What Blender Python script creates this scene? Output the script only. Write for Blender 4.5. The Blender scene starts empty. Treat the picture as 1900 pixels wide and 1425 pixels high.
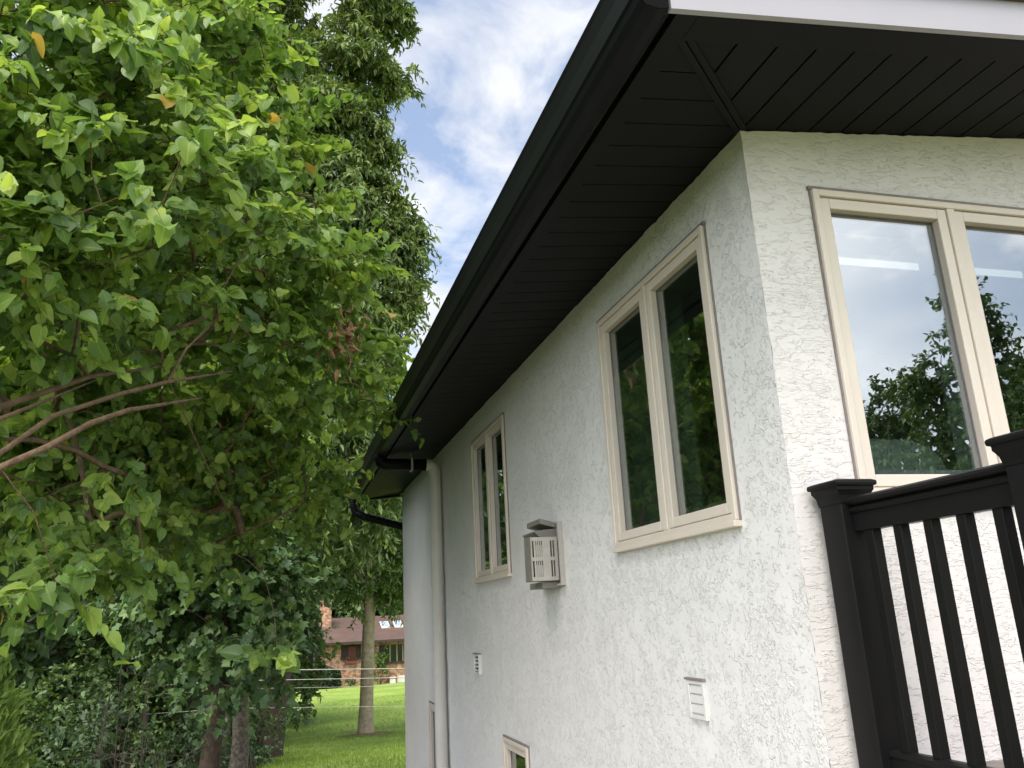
import bpy, math, random
import numpy as np
from mathutils import Matrix, Vector, noise as mnoise

SC = bpy.context.scene
COL = SC.collection
# ------------------------------------------------------------------ camera
cam_d = bpy.data.cameras.new("camera")
cam = bpy.data.objects.new("camera", cam_d)
COL.objects.link(cam)
RW = np.array([[0.96281, -0.26554, -0.04979], [0.0258, 0.27379, -0.96144], [0.26894, 0.92441, 0.27046]])
m = Matrix.Identity(4)
for i in range(3):
    m[i][0] = RW[0][i]; m[i][1] = -RW[1][i]; m[i][2] = -RW[2][i]
m[0][3], m[1][3], m[2][3] = -1.649, -2.396, 1.65
cam.matrix_world = m
cam_d.sensor_fit = 'HORIZONTAL'; cam_d.sensor_width = 36.0
cam_d.lens = 36.0 * 1530 / 1900
cam_d.clip_start = 0.05; cam_d.clip_end = 2000
SC.camera = cam

# ------------------------------------------------------------------ light
SUN_EL, SUN_AZ = 60.0, 212.0          # azimuth clockwise from +Y: the sun stands behind the camera
SUN_STRENGTH, SUN_ANGLE = 2.2, 35.0
SKY_STRENGTH = 0.12
SC.view_settings.view_transform = 'Standard'
SC.view_settings.look = 'None'
SC.view_settings.gamma = 1.0
SC.view_settings.exposure = 1.05
SC.cycles.use_denoising = True
SC.cycles.max_bounces = 8
SC.cycles.transparent_max_bounces = 12
SC.cycles.caustics_reflective = False
SC.cycles.caustics_refractive = False
SC.cycles.sample_clamp_indirect = 6.0

W = bpy.data.worlds.new("World"); SC.world = W; W.use_nodes = True
nt = W.node_tree; N = nt.nodes; LK = nt.links
bg = N['Background']; bg.inputs['Strength'].default_value = SKY_STRENGTH
sky = N.new('ShaderNodeTexSky'); sky.sky_type = 'NISHITA'; sky.sun_disc = False
sky.sun_elevation = math.radians(SUN_EL); sky.sun_rotation = math.radians(SUN_AZ)
sky.air_density = 1.0; sky.dust_density = 0.6; sky.ozone_density = 2.0
tc = N.new('ShaderNodeTexCoord')
sep = N.new('ShaderNodeSeparateXYZ'); LK.new(tc.outputs['Generated'], sep.inputs[0])
# project the direction on a cloud layer: (x, y) / (z + k)
addz = N.new('ShaderNodeMath'); addz.operation = 'ADD'; addz.inputs[1].default_value = 0.22; LK.new(sep.outputs[2], addz.inputs[0])
mxz = N.new('ShaderNodeMath'); mxz.operation = 'MAXIMUM'; mxz.inputs[1].default_value = 0.05; LK.new(addz.outputs[0], mxz.inputs[0])
dx = N.new('ShaderNodeMath'); dx.operation = 'DIVIDE'; LK.new(sep.outputs[0], dx.inputs[0]); LK.new(mxz.outputs[0], dx.inputs[1])
dy = N.new('ShaderNodeMath'); dy.operation = 'DIVIDE'; LK.new(sep.outputs[1], dy.inputs[0]); LK.new(mxz.outputs[0], dy.inputs[1])
cmb = N.new('ShaderNodeCombineXYZ'); LK.new(dx.outputs[0], cmb.inputs[0]); LK.new(dy.outputs[0], cmb.inputs[1])
cmb.inputs[2].default_value = 3.1
n1 = N.new('ShaderNodeTexNoise'); n1.inputs['Scale'].default_value = 4.6; n1.inputs['Detail'].default_value = 9; n1.inputs['Roughness'].default_value = 0.58
n1.inputs['Distortion'].default_value = 0.35
LK.new(cmb.outputs[0], n1.inputs['Vector'])
r1 = N.new('ShaderNodeValToRGB'); r1.color_ramp.elements[0].position = 0.40; r1.color_ramp.elements[1].position = 0.62
r1.color_ramp.elements[0].color = (0.22, 0.22, 0.22, 1); r1.color_ramp.elements[1].color = (1, 1, 1, 1)
LK.new(n1.outputs[0], r1.inputs[0])
n2 = N.new('ShaderNodeTexNoise'); n2.inputs['Scale'].default_value = 2.2; n2.inputs['Detail'].default_value = 4
LK.new(cmb.outputs[0], n2.inputs['Vector'])
r2 = N.new('ShaderNodeValToRGB'); r2.color_ramp.elements[0].position = 0.35; r2.color_ramp.elements[1].position = 0.65
r2.color_ramp.elements[0].color = (3.3, 3.5, 3.9, 1); r2.color_ramp.elements[1].color = (4.7, 4.7, 4.75, 1)
LK.new(n2.outputs[0], r2.inputs[0])
# the half of the sky behind the camera (-Y) is more overcast
mr = N.new('ShaderNodeMapRange'); mr.inputs[1].default_value = 0.15; mr.inputs[2].default_value = -0.5; mr.inputs[3].default_value = 0.0; mr.inputs[4].default_value = 0.97
bl = N.new('ShaderNodeMath'); bl.operation = 'MULTIPLY_ADD'; bl.inputs[1].default_value = 0.55; LK.new(sep.outputs[0], bl.inputs[0]); LK.new(sep.outputs[1], bl.inputs[2])
LK.new(bl.outputs[0], mr.inputs[0])
mx = N.new('ShaderNodeMath'); mx.operation = 'MAXIMUM'; LK.new(r1.outputs[0], mx.inputs[0]); LK.new(mr.outputs[0], mx.inputs[1])
hz = N.new('ShaderNodeMapRange'); hz.inputs[1].default_value = 0.0; hz.inputs[2].default_value = 0.45; hz.inputs[3].default_value = 0.8; hz.inputs[4].default_value = 0.0
LK.new(sep.outputs[2], hz.inputs[0])
mx2 = N.new('ShaderNodeMath'); mx2.operation = 'MAXIMUM'; LK.new(mx.outputs[0], mx2.inputs[0]); LK.new(hz.outputs[0], mx2.inputs[1])
# the overcast part is brighter than the clouds in front
gain = N.new('ShaderNodeMapRange'); gain.inputs[1].default_value = 0.1; gain.inputs[2].default_value = -0.6; gain.inputs[3].default_value = 1.0; gain.inputs[4].default_value = 2.9
LK.new(bl.outputs[0], gain.inputs[0])
vs_ = N.new('ShaderNodeVectorMath'); vs_.operation = 'SCALE'; LK.new(r2.outputs[0], vs_.inputs[0]); LK.new(gain.outputs[0], vs_.inputs['Scale'])
mixc = N.new('ShaderNodeMix'); mixc.data_type = 'RGBA'
LK.new(mx2.outputs[0], mixc.inputs[0]); LK.new(sky.outputs[0], mixc.inputs[6]); LK.new(vs_.outputs[0], mixc.inputs[7])
LK.new(mixc.outputs[2], bg.inputs['Color'])

sd = bpy.data.lights.new("sun", 'SUN'); sd.energy = SUN_STRENGTH; sd.angle = math.radians(SUN_ANGLE); sd.color = (1.0, 0.90, 0.82)
so = bpy.data.objects.new("sun", sd); COL.objects.link(so)
el, az = math.radians(SUN_EL), math.radians(SUN_AZ)
sdir = Vector((math.sin(az) * math.cos(el), math.cos(az) * math.cos(el), math.sin(el)))
so.rotation_euler = sdir.to_track_quat('Z', 'Y').to_euler()
so.location = (-3, -20, 25)

# ------------------------------------------------------------------ materials
def mat(name, col, rough=0.6, var=0.0, vscale=8.0, spec=0.5, bump=0.0, bscale=60.0, metallic=0.0, col2=None, coat=0.0):
    mm = bpy.data.materials.new(name); mm.use_nodes = True
    t = mm.node_tree; p = t.nodes['Principled BSDF']
    p.inputs['Roughness'].default_value = rough; p.inputs['Metallic'].default_value = metallic
    p.inputs['Specular IOR Level'].default_value = spec
    p.inputs['Base Color'].default_value = (*col, 1)
    co = t.nodes.new('ShaderNodeTexCoord')
    if var > 0 or col2:
        n = t.nodes.new('ShaderNodeTexNoise'); n.inputs['Scale'].default_value = vscale; n.inputs['Detail'].default_value = 6; n.inputs['Roughness'].default_value = .65
        t.links.new(co.outputs['Object'], n.inputs['Vector'])
        r = t.nodes.new('ShaderNodeValToRGB')
        r.color_ramp.elements[0].position = 0.3; r.color_ramp.elements[1].position = 0.7
        a = col2 if col2 else tuple(max(0, c * (1 - var)) for c in col)
        b = col if col2 else tuple(min(1, c * (1 + var)) for c in col)
        r.color_ramp.elements[0].color = (*a, 1); r.color_ramp.elements[1].color = (*b, 1)
        t.links.new(n.outputs[0], r.inputs[0]); t.links.new(r.outputs[0], p.inputs['Base Color'])
    if bump > 0:
        n = t.nodes.new('ShaderNodeTexNoise'); n.inputs['Scale'].default_value = bscale; n.inputs['Detail'].default_value = 5
        t.links.new(co.outputs['Object'], n.inputs['Vector'])
        b = t.nodes.new('ShaderNodeBump'); b.inputs['Strength'].default_value = bump; b.inputs['Distance'].default_value = 0.01
        t.links.new(n.outputs[0], b.inputs['Height']); t.links.new(b.outputs[0], p.inputs['Normal'])
    return mm

def stucco(name, col, squash, dist):
    """skip-trowelled plaster: torn plateaus with sharp ledges, patchy, plus fine grain"""
    mm = bpy.data.materials.new(name); mm.use_nodes = True
    t = mm.node_tree; p = t.nodes['Principled BSDF']; L = t.links
    p.inputs['Roughness'].default_value = 0.72; p.inputs['Specular IOR Level'].default_value = 0.35
    co = t.nodes.new('ShaderNodeTexCoord')
    mp = t.nodes.new('ShaderNodeMapping'); mp.inputs['Scale'].default_value = squash
    L.new(co.outputs['Object'], mp.inputs[0])
    def nz(scale, detail, rough, dist, src):
        n = t.nodes.new('ShaderNodeTexNoise'); n.inputs['Scale'].default_value = scale; n.inputs['Detail'].default_value = detail
        n.inputs['Roughness'].default_value = rough; n.inputs['Distortion'].default_value = dist; L.new(src, n.inputs['Vector']); return n.outputs[0]
    def ramp(x, a, b, lo=0.0, hi=1.0):
        r = t.nodes.new('ShaderNodeMapRange'); r.interpolation_type = 'SMOOTHSTEP'
        r.inputs[1].default_value = a; r.inputs[2].default_value = b; r.inputs[3].default_value = lo; r.inputs[4].default_value = hi
        L.new(x, r.inputs[0]); return r.outputs[0]
    def mth(op, a, b):
        r = t.nodes.new('ShaderNodeMath'); r.operation = op
        for i, v in enumerate((a, b)):
            if isinstance(v, (int, float)): r.inputs[i].default_value = v
            else: L.new(v, r.inputs[i])
        return r.outputs[0]
    patch = nz(3.0, 4, .62, .4, co.outputs['Object'])
    bias = ramp(patch, .33, .66, -.055, .035)
    na = mth('ADD', nz(25, 4.5, .60, .25, mp.outputs[0]), bias); nb = mth('ADD', nz(52, 3.5, .60, .2, mp.outputs[0]), bias)
    led = mth('MULTIPLY', ramp(na, .530, .565), ramp(na, .57, .74, 1.0, .35))
    led2 = mth('MULTIPLY', ramp(nb, .555, .60), .8)
    fine = nz(160, 3, .6, 0, co.outputs['Object'])
    wave = nz(6, 2, .5, 0, co.outputs['Object'])
    h = mth('ADD', mth('ADD', mth('MULTIPLY', led, .9), mth('MULTIPLY', led2, .5)), mth('MULTIPLY', fine, .10))
    h = mth('ADD', h, mth('MULTIPLY', wave, 1.1))
    b = t.nodes.new('ShaderNodeBump'); b.inputs['Strength'].default_value = 1.0; b.inputs['Distance'].default_value = dist
    L.new(h, b.inputs['Height']); L.new(b.outputs[0], p.inputs['Normal'])
    # faint weathering
    r = t.nodes.new('ShaderNodeValToRGB'); r.color_ramp.elements[0].position = .3; r.color_ramp.elements[1].position = .75
    r.color_ramp.elements[0].color = tuple(c * .93 for c in col) + (1,); r.color_ramp.elements[1].color = (*col, 1)
    L.new(nz(2.3, 6, .65, .3, co.outputs['Object']), r.inputs[0]); L.new(r.outputs[0], p.inputs['Base Color'])
    return mm

def leafmat(name, stops, rough=0.42, trans=0.35, spec=0.5, tcol=(1.25, 1.25, 0.55)):
    mm = bpy.data.materials.new(name); mm.use_nodes = True
    t = mm.node_tree; L = t.links; p = t.nodes['Principled BSDF']; out = t.nodes['Material Output']
    a = t.nodes.new('ShaderNodeAttribute'); a.attribute_name = 'tint'
    r = t.nodes.new('ShaderNodeValToRGB')
    els = r.color_ramp.elements
    while len(els) < len(stops): els.new(0.5)
    for e, (pos, c) in zip(els, stops): e.position = pos; e.color = (*c, 1)
    L.new(a.outputs['Fac'], r.inputs[0])
    L.new(r.outputs[0], p.inputs['Base Color'])
    p.inputs['Roughness'].default_value = rough; p.inputs['Specular IOR Level'].default_value = spec
    tr = t.nodes.new('ShaderNodeBsdfTranslucent')
    mu = t.nodes.new('ShaderNodeMix'); mu.data_type = 'RGBA'; mu.blend_type = 'MULTIPLY'; mu.inputs[0].default_value = 1
    mu.inputs[7].default_value = (*tcol, 1); L.new(r.outputs[0], mu.inputs[6]); L.new(mu.outputs[2], tr.inputs['Color'])
    ms = t.nodes.new('ShaderNodeMixShader'); ms.inputs[0].default_value = trans
    L.new(p.outputs[0], ms.inputs[1]); L.new(tr.outputs[0], ms.inputs[2]); L.new(ms.outputs[0], out.inputs['Surface'])
    return mm

def glassmat(name, refl, tint=(0.75, 0.8, 0.78)):
    mm = bpy.data.materials.new(name); mm.use_nodes = True
    t = mm.node_tree; L = t.links; out = t.nodes['Material Output']; t.nodes.remove(t.nodes['Principled BSDF'])
    gl = t.nodes.new('ShaderNodeBsdfGlossy'); gl.inputs['Roughness'].default_value = 0.0; gl.inputs['Color'].default_value = (.95, .97, 1, 1)
    tr = t.nodes.new('ShaderNodeBsdfTransparent'); tr.inputs['Color'].default_value = (*tint, 1)
    fr = t.nodes.new('ShaderNodeFresnel'); fr.inputs['IOR'].default_value = 1.52
    ge = t.nodes.new('ShaderNodeNewGeometry'); im = t.nodes.new('ShaderNodeMapRange'); im.inputs[3].default_value = 1.52; im.inputs[4].default_value = 1 / 1.52
    L.new(ge.outputs['Backfacing'], im.inputs[0]); L.new(im.outputs[0], fr.inputs['IOR'])
    mr_ = t.nodes.new('ShaderNodeMapRange'); mr_.inputs[1].default_value = 0.04; mr_.inputs[2].default_value = 1.0
    mr_.inputs[3].default_value = refl; mr_.inputs[4].default_value = 1.0
    L.new(fr.outputs[0], mr_.inputs[0])
    co = t.nodes.new('ShaderNodeTexCoord'); n = t.nodes.new('ShaderNodeTexNoise'); n.inputs['Scale'].default_value = 2.2; n.inputs['Detail'].default_value = 1
    L.new(co.outputs['Object'], n.inputs['Vector'])
    b = t.nodes.new('ShaderNodeBump'); b.inputs['Strength'].default_value = .10; b.inputs['Distance'].default_value = .01
    L.new(n.outputs[0], b.inputs['Height']); L.new(b.outputs[0], gl.inputs['Normal'])
    ms = t.nodes.new('ShaderNodeMixShader'); L.new(mr_.outputs[0], ms.inputs[0]); L.new(tr.outputs[0], ms.inputs[1]); L.new(gl.outputs[0], ms.inputs[2])
    L.new(ms.outputs[0], out.inputs['Surface'])
    return mm

def brickmat(name):
    mm = bpy.data.materials.new(name); mm.use_nodes = True
    t = mm.node_tree; L = t.links; p = t.nodes['Principled BSDF']; p.inputs['Roughness'].default_value = .85
    co = t.nodes.new('ShaderNodeTexCoord'); sp = t.nodes.new('ShaderNodeSeparateXYZ'); L.new(co.outputs['Object'], sp.inputs[0])
    ad = t.nodes.new('ShaderNodeMath'); L.new(sp.outputs[0], ad.inputs[0]); L.new(sp.outputs[1], ad.inputs[1])
    cb = t.nodes.new('ShaderNodeCombineXYZ'); L.new(ad.outputs[0], cb.inputs[0]); L.new(sp.outputs[2], cb.inputs[1])
    br = t.nodes.new('ShaderNodeTexBrick'); br.inputs['Scale'].default_value = 1.0
    br.inputs['Brick Width'].default_value = .24; br.inputs['Row Height'].default_value = .085; br.inputs['Mortar Size'].default_value = .010
    br.inputs['Color1'].default_value = (.36, .15, .075, 1); br.inputs['Color2'].default_value = (.50, .30, .17, 1); br.inputs['Mortar'].default_value = (.42, .36, .29, 1)
    br.inputs['Bias'].default_value = -.1
    L.new(cb.outputs[0], br.inputs['Vector'])
    n = t.nodes.new('ShaderNodeTexNoise'); n.inputs['Scale'].default_value = 5; n.inputs['Detail'].default_value = 5; L.new(cb.outputs[0], n.inputs['Vector'])
    r = t.nodes.new('ShaderNodeValToRGB'); r.color_ramp.elements[0].position = .42; r.color_ramp.elements[1].position = .58
    r.color_ramp.elements[0].color = (.18, .14, .12, 1); r.color_ramp.elements[1].color = (1.15, 1.1, 1.05, 1); L.new(n.outputs[0], r.inputs[0])
    mu = t.nodes.new('ShaderNodeMix'); mu.data_type = 'RGBA'; mu.blend_type = 'MULTIPLY'; mu.inputs[0].default_value = .6
    L.new(br.outputs[0], mu.inputs[6]); L.new(r.outputs[0], mu.inputs[7]); L.new(mu.outputs[2], p.inputs['Base Color'])
    return mm

def lawnmat():
    mm = bpy.data.materials.new("lawn_grass"); mm.use_nodes = True
    t = mm.node_tree; L = t.links; p = t.nodes['Principled BSDF']; p.inputs['Roughness'].default_value = .8; p.inputs['Specular IOR Level'].default_value = .2
    co = t.nodes.new('ShaderNodeTexCoord'); mp = t.nodes.new('ShaderNodeMapping'); mp.inputs['Scale'].default_value = (.7, 1.0, 1); L.new(co.outputs['Object'], mp.inputs[0])
    def nz(s, d): 
        n = t.nodes.new('ShaderNodeTexNoise'); n.inputs['Scale'].default_value = s; n.inputs['Detail'].default_value = d; n.inputs['Roughness'].default_value = .7; L.new(mp.outputs[0], n.inputs['Vector']); return n.outputs[0]
    a = nz(.55, 8); b = nz(9, 6)
    mi = t.nodes.new('ShaderNodeMath'); mi.operation = 'MULTIPLY_ADD'; L.new(b, mi.inputs[0]); mi.inputs[1].default_value = .5
    sc_ = t.nodes.new('ShaderNodeMath'); sc_.operation = 'MULTIPLY'; L.new(a, sc_.inputs[0]); sc_.inputs[1].default_value = .5
    L.new(sc_.outputs[0], mi.inputs[2])
    r = t.nodes.new('ShaderNodeValToRGB'); e = r.color_ramp.elements
    e[0].position = .36; e[0].color = (.125, .205, .036, 1); e[1].position = .62; e[1].color = (.34, .42, .11, 1)
    k = e.new(.5); k.color = (.22, .325, .062, 1)
    L.new(mi.outputs[0], r.inputs[0]); L.new(r.outputs[0], p.inputs['Base Color'])
    bu = t.nodes.new('ShaderNodeBump'); bu.inputs['Strength'].default_value = .5; bu.inputs['Distance'].default_value = .05; L.new(b, bu.inputs['Height']); L.new(bu.outputs[0], p.inputs['Normal'])
    return mm

M = {
 'stucco_side': stucco('stucco_side', (.695, .685, .675), (1, 1, 1.15), .0029),
 'stucco_front': stucco('stucco_front', (.655, .626, .618), (.55, 1, 1.8), .0019),
 'black': mat('charcoal_aluminium', (.0075, .0075, .0095), .5, .10, 3, .10),
 'gutter': mat('black_gutter_metal', (.0070, .0072, .0090), .42, .12, 5, .09),
 'soffit': mat('charcoal_vinyl', (.0072, .0072, .0085), .6, .10, 2, .12),
 'dark': mat('dark_gap', (.003, .003, .0035), .9, 0, 8, .1),
 'rake': mat('white_trim_board', (.31, .30, .335), .5, .02, 4),
 'frame': mat('almond_window_vinyl', (.60, .535, .465), .42, .03, 6),
 'caulk': mat('grey_brown_flashing', (.20, .175, .165), .7, .15, 20),
 'jamb': mat('pale_green_jamb', (.36, .42, .36), .6, .05, 6),
 'spacer': mat('spacer_bar_sky_reflection', (.42, .42, .47), .4),  # spacer bar; sky reflection at the glazing edge put into its pale tone
 'glass': glassmat('coated_window_glass', .25),
 'glass_side': glassmat('window_glass', .26, (.6, .68, .62)),
 'pipe': mat('grey_white_pvc', (.54, .52, .48), .45, .05, 5),
 'metal': mat('grey_beige_metal', (.37, .35, .315), .45, .10, 14, .5, 0, 60, .0),
 'metal_d': mat('dark_taupe_metal', (.17, .165, .145), .5, .15, 14),
 'vent': mat('white_plastic_vent', (.60, .595, .58), .5, .03, 9),
 'shingle': mat('brown_grey_shingle', (.10, .075, .065), .9, .3, 25, .2, .5, 40),
 'rail': mat('black_composite_rail', (.0072, .0068, .0072), .45, .12, 9, .14, .04, 220),
 'deck': mat('grey_deck_boards', (.17, .15, .135), .7, .2, 12, .3, .1, 60),
 'room': mat('room_paint', (.30, .30, .28), .8, .04, 2),
 'ceil': mat('room_ceiling', (.6, .6, .58), .8),
 'knit': mat('grey_green_knit', (.44, .50, .43), .95, .12, 40, .1, .8, 55),
 'bark': mat('grey_brown_bark', (.105, .078, .058), .9, .35, 14, .2, 1.0, 30),
 'bark_pale': mat('pale_furrowed_bark', (.31, .26, .18), .9, .35, 9, .2, 1.0, 22),
 'bark_red': mat('red_brown_limb_bark', (.150, .100, .062), .85, .4, 22, .2, 1.0, 70),
 'bark_dark': mat('dark_woodland_bark', (.055, .042, .033), .95, .3, 10, .2, .8, 25),
 'bark_mottle': mat('mottled_bark', (.36, .31, .24), .9, 0, 22, .2, .9, 30, 0, (.06, .048, .036)),
 'twig': mat('dead_grey_twig', (.11, .09, .07), .9, .2, 20),
 'brick': brickmat('tan_red_brick'),
 'roof_br': mat('red_brown_roof', (.105, .070, .058), .9, .16, 1.6, .2, .3, 30),
 'brown': mat('dark_brown_trim', (.030, .020, .018), .7, .2, 6),
 'redp': mat('dull_red_panel', (.12, .030, .022), .7, .15, 6),
 'mull': mat('tan_mullion', (.25, .21, .16), .6),
 'pane_d': mat('dark_house_glass', (.010, .012, .014), .08, 0, 8, .5),
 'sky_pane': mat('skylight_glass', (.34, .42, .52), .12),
 'white': mat('white_painted_block', (.62, .60, .56), .7, .1, 6),
 'wire': mat('galvanised_wire', (.48, .46, .43), .45, 0, 8, .5, 0, 60, .3),
 'postw': mat('weathered_wood_post', (.06, .052, .042), .9, .3, 12),
 'soil': mat('leaf_litter_floor', (.045, .038, .024), .95, .5, 2.5, .1, .8, 12, 0, (.03, .045, .017)),
 'mulch': mat('dry_mulch', (.16, .12, .065), .95, .4, 9, .1, .7, 30),
 'paving': mat('warm_bounce_paving', (.40, .35, .31), .85, .12, 3, .3, .3, 60),
 'gravel': mat('pale_bounce_gravel', (.36, .335, .315), .95, .35, 30, .2, 1.0, 45),
 'lawn': lawnmat(),
}
M['l_mul'] = leafmat('mulberry_leaf', [(0, (0.082, 0.155, 0.048)), (.45, (0.181, 0.300, 0.070)), (.82, (0.300, 0.428, 0.090)), (.97, (0.448, 0.547, 0.121)), (1, (0.599, 0.401, 0.107))], .46, .50, .5, (1.2, 1.2, .65))
M['l_tall'] = leafmat('drooping_leaf', [(0, (0.050, 0.093, 0.024)), (.5, (0.115, 0.177, 0.041)), (.9, (0.194, 0.254, 0.061)), (1, (0.270, 0.304, 0.084))], .5, .30)
M['l_map'] = leafmat('maple_leaf', [(0, (0.064, 0.129, 0.052)), (.6, (0.129, 0.229, 0.083)), (.95, (0.200, 0.315, 0.094)), (1, (0.315, 0.272, 0.100))], .45, .32)
M['l_lawn'] = leafmat('lawn_tree_leaf', [(0, (0.055, 0.104, 0.023)), (.6, (0.111, 0.195, 0.039)), (1, (0.182, 0.273, 0.058))], .5, .35)
M['l_wood'] = leafmat('woodland_leaf', [(0, (0.040, 0.083, 0.025)), (.6, (0.086, 0.154, 0.043)), (1, (0.172, 0.243, 0.064))], .5, .28)
M['l_shr'] = leafmat('shrub_leaf', [(0, (0.039, 0.078, 0.034)), (.6, (0.078, 0.140, 0.055)), (1, (0.137, 0.208, 0.078))], .5, .25)
M['l_arb'] = leafmat('arborvitae_spray', [(0, (0.078, 0.143, 0.026)), (.6, (0.163, 0.267, 0.047)), (1, (0.260, 0.364, 0.078))], .55, .25)
M['l_yel'] = leafmat('yellow_green_leaf', [(0, (.16, .24, .06)), (1, (.30, .38, .12))], .5, .35)
M['l_hedge'] = leafmat('hedge_leaf', [(0, (.010, .024, .008)), (1, (.028, .058, .018))], .5, .2)
M['l_grass'] = leafmat('grass_blade', [(0, (.17, .26, .045)), (.6, (.28, .39, .075)), (1, (.38, .46, .13))], .7, .45)
M['l_dry'] = leafmat('withered_leaf', [(0, (.10, .045, .022)), (1, (.22, .12, .05))], .7, .15)

# ------------------------------------------------------------------ helpers
ORIG = {}
def link(o, parent=None):
    COL.objects.link(o)
    if parent is not None: o.parent = parent
def thing(name, label, cat, loc, group=None):
    o = bpy.data.objects.new(name, None); o.location = loc; COL.objects.link(o)
    o.empty_display_size = .1
    o['label'] = label; o['category'] = cat
    if group: o['group'] = group
    ORIG[o.name] = np.array(loc, float); return o
def tag(o, label, cat, group=None, kind=None):
    if label: o['label'] = label
    if cat: o['category'] = cat
    if group: o['group'] = group
    if kind: o['kind'] = kind
    return o
def raw_mesh(name, V, loops, starts, totals, material, parent=None, smooth=False, tint=None, lab=None):
    V = np.asarray(V, np.float32).reshape(-1, 3)
    off = ORIG[parent.name] if parent is not None else None
    if off is not None: V = V - off.astype(np.float32)
    me = bpy.data.meshes.new(name)
    me.vertices.add(len(V)); me.vertices.foreach_set('co', V.ravel())
    me.loops.add(len(loops)); me.loops.foreach_set('vertex_index', np.asarray(loops, np.int32))
    me.polygons.add(len(starts)); me.polygons.foreach_set('loop_start', np.asarray(starts, np.int32))
    me.polygons.foreach_set('loop_total', np.asarray(totals, np.int32))
    me.polygons.foreach_set('use_smooth', np.full(len(starts), bool(smooth)))
    if tint is not None:
        a = me.attributes.new('tint', 'FLOAT', 'FACE'); a.data.foreach_set('value', np.asarray(tint, np.float32))
    me.update(calc_edges=True); me.validate()
    me.materials.append(material)
    o = bpy.data.objects.new(name, me); link(o, parent)
    ORIG[o.name] = off if off is not None else np.zeros(3)
    if lab: o['label'] = lab
    return o
class MB:
    def __init__(s): s.v = []; s.f = []
    def add(s, V, F):
        b = len(s.v); s.v += [tuple(map(float, p)) for p in V]; s.f += [tuple(b + i for i in f) for f in F]; return s
    def box(s, x0, x1, y0, y1, z0, z1, shear=0.0, xs=0.0):
        """axis box; shear lifts z by shear*(x-xs)"""
        V = [(x, y, z + shear * (x - xs)) for z in (z0, z1) for y in (y0, y1) for x in (x0, x1)]
        return s.add(V, [(0, 2, 3, 1), (4, 5, 7, 6), (0, 1, 5, 4), (2, 6, 7, 3), (0, 4, 6, 2), (1, 3, 7, 5)])
    def prism(s, prof, axis, a, b, fn=None):
        """profile of 2-D points extruded along axis between a and b"""
        n = len(prof); V = []
        for t in (a, b):
            for (p, q) in prof:
                V.append((t, p, q) if axis == 'x' else (p, t, q) if axis == 'y' else (p, q, t))
        if fn: V = [fn(v) for v in V]
        F = [(i, (i + 1) % n, n + (i + 1) % n, n + i) for i in range(n)] + [tuple(range(n))[::-1], tuple(range(n, 2 * n))]
        return s.add(V, F)
    def tube(s, pts, rad, n=8, cap=True):
        pts = [np.array(p, float) for p in pts]; k = len(pts)
        if not hasattr(rad, '__len__'): rad = [rad] * k
        ref = None; V = []; F = []
        for i in range(k):
            t = pts[min(i + 1, k - 1)] - pts[max(i - 1, 0)]; t = t / (np.linalg.norm(t) + 1e-9)
            if ref is None:
                ref = np.array([0, 0, 1.]) if abs(t[2]) < .8 else np.array([1., 0, 0])
            u = ref - t * (ref @ t); u /= np.linalg.norm(u) + 1e-9; ref = u; w = np.cross(t, u)
            for j in range(n):
                a = 2 * math.pi * j / n; V.append(pts[i] + rad[i] * (math.cos(a) * u + math.sin(a) * w))
        for i in range(k - 1):
            for j in range(n):
                F.append((i * n + j, i * n + (j + 1) % n, (i + 1) * n + (j + 1) % n, (i + 1) * n + j))
        if cap: F += [tuple(range(n))[::-1], tuple((k - 1) * n + j for j in range(n))]
        return s.add(V, F)
    def build(s, name, material, parent=None, smooth=False, bevel=0.0, lab=None, segs=2):
        lo = [i for f in s.f for i in f]; tot = [len(f) for f in s.f]; st = np.concatenate([[0], np.cumsum(tot)[:-1]]) if tot else []
        o = raw_mesh(name, s.v, lo, st, tot, material, parent, smooth, None, lab)
        if bevel > 0:
            md = o.modifiers.new('bevel', 'BEVEL'); md.width = bevel; md.segments = segs; md.limit_method = 'ANGLE'
        if smooth and bevel == 0:
            pass
        return o

# ground height: falls away gently from the house, then flattens
GR = [(-400, 1.0), (-30, .25), (0, 0), (4, -.03), (9, -.25), (15, -.62), (21, -1.12), (27, -1.58), (40, -1.72), (50, -1.80), (70, -1.6), (130, -.4), (420, 4)]
def gz(x, y):
    r = y + 2.4
    return float(np.interp(r, [a for a, _ in GR], [b for _, b in GR]))
def gzs(y): return np.interp(np.asarray(y) + 2.4, [a for a, _ in GR], [b for _, b in GR])

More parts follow.
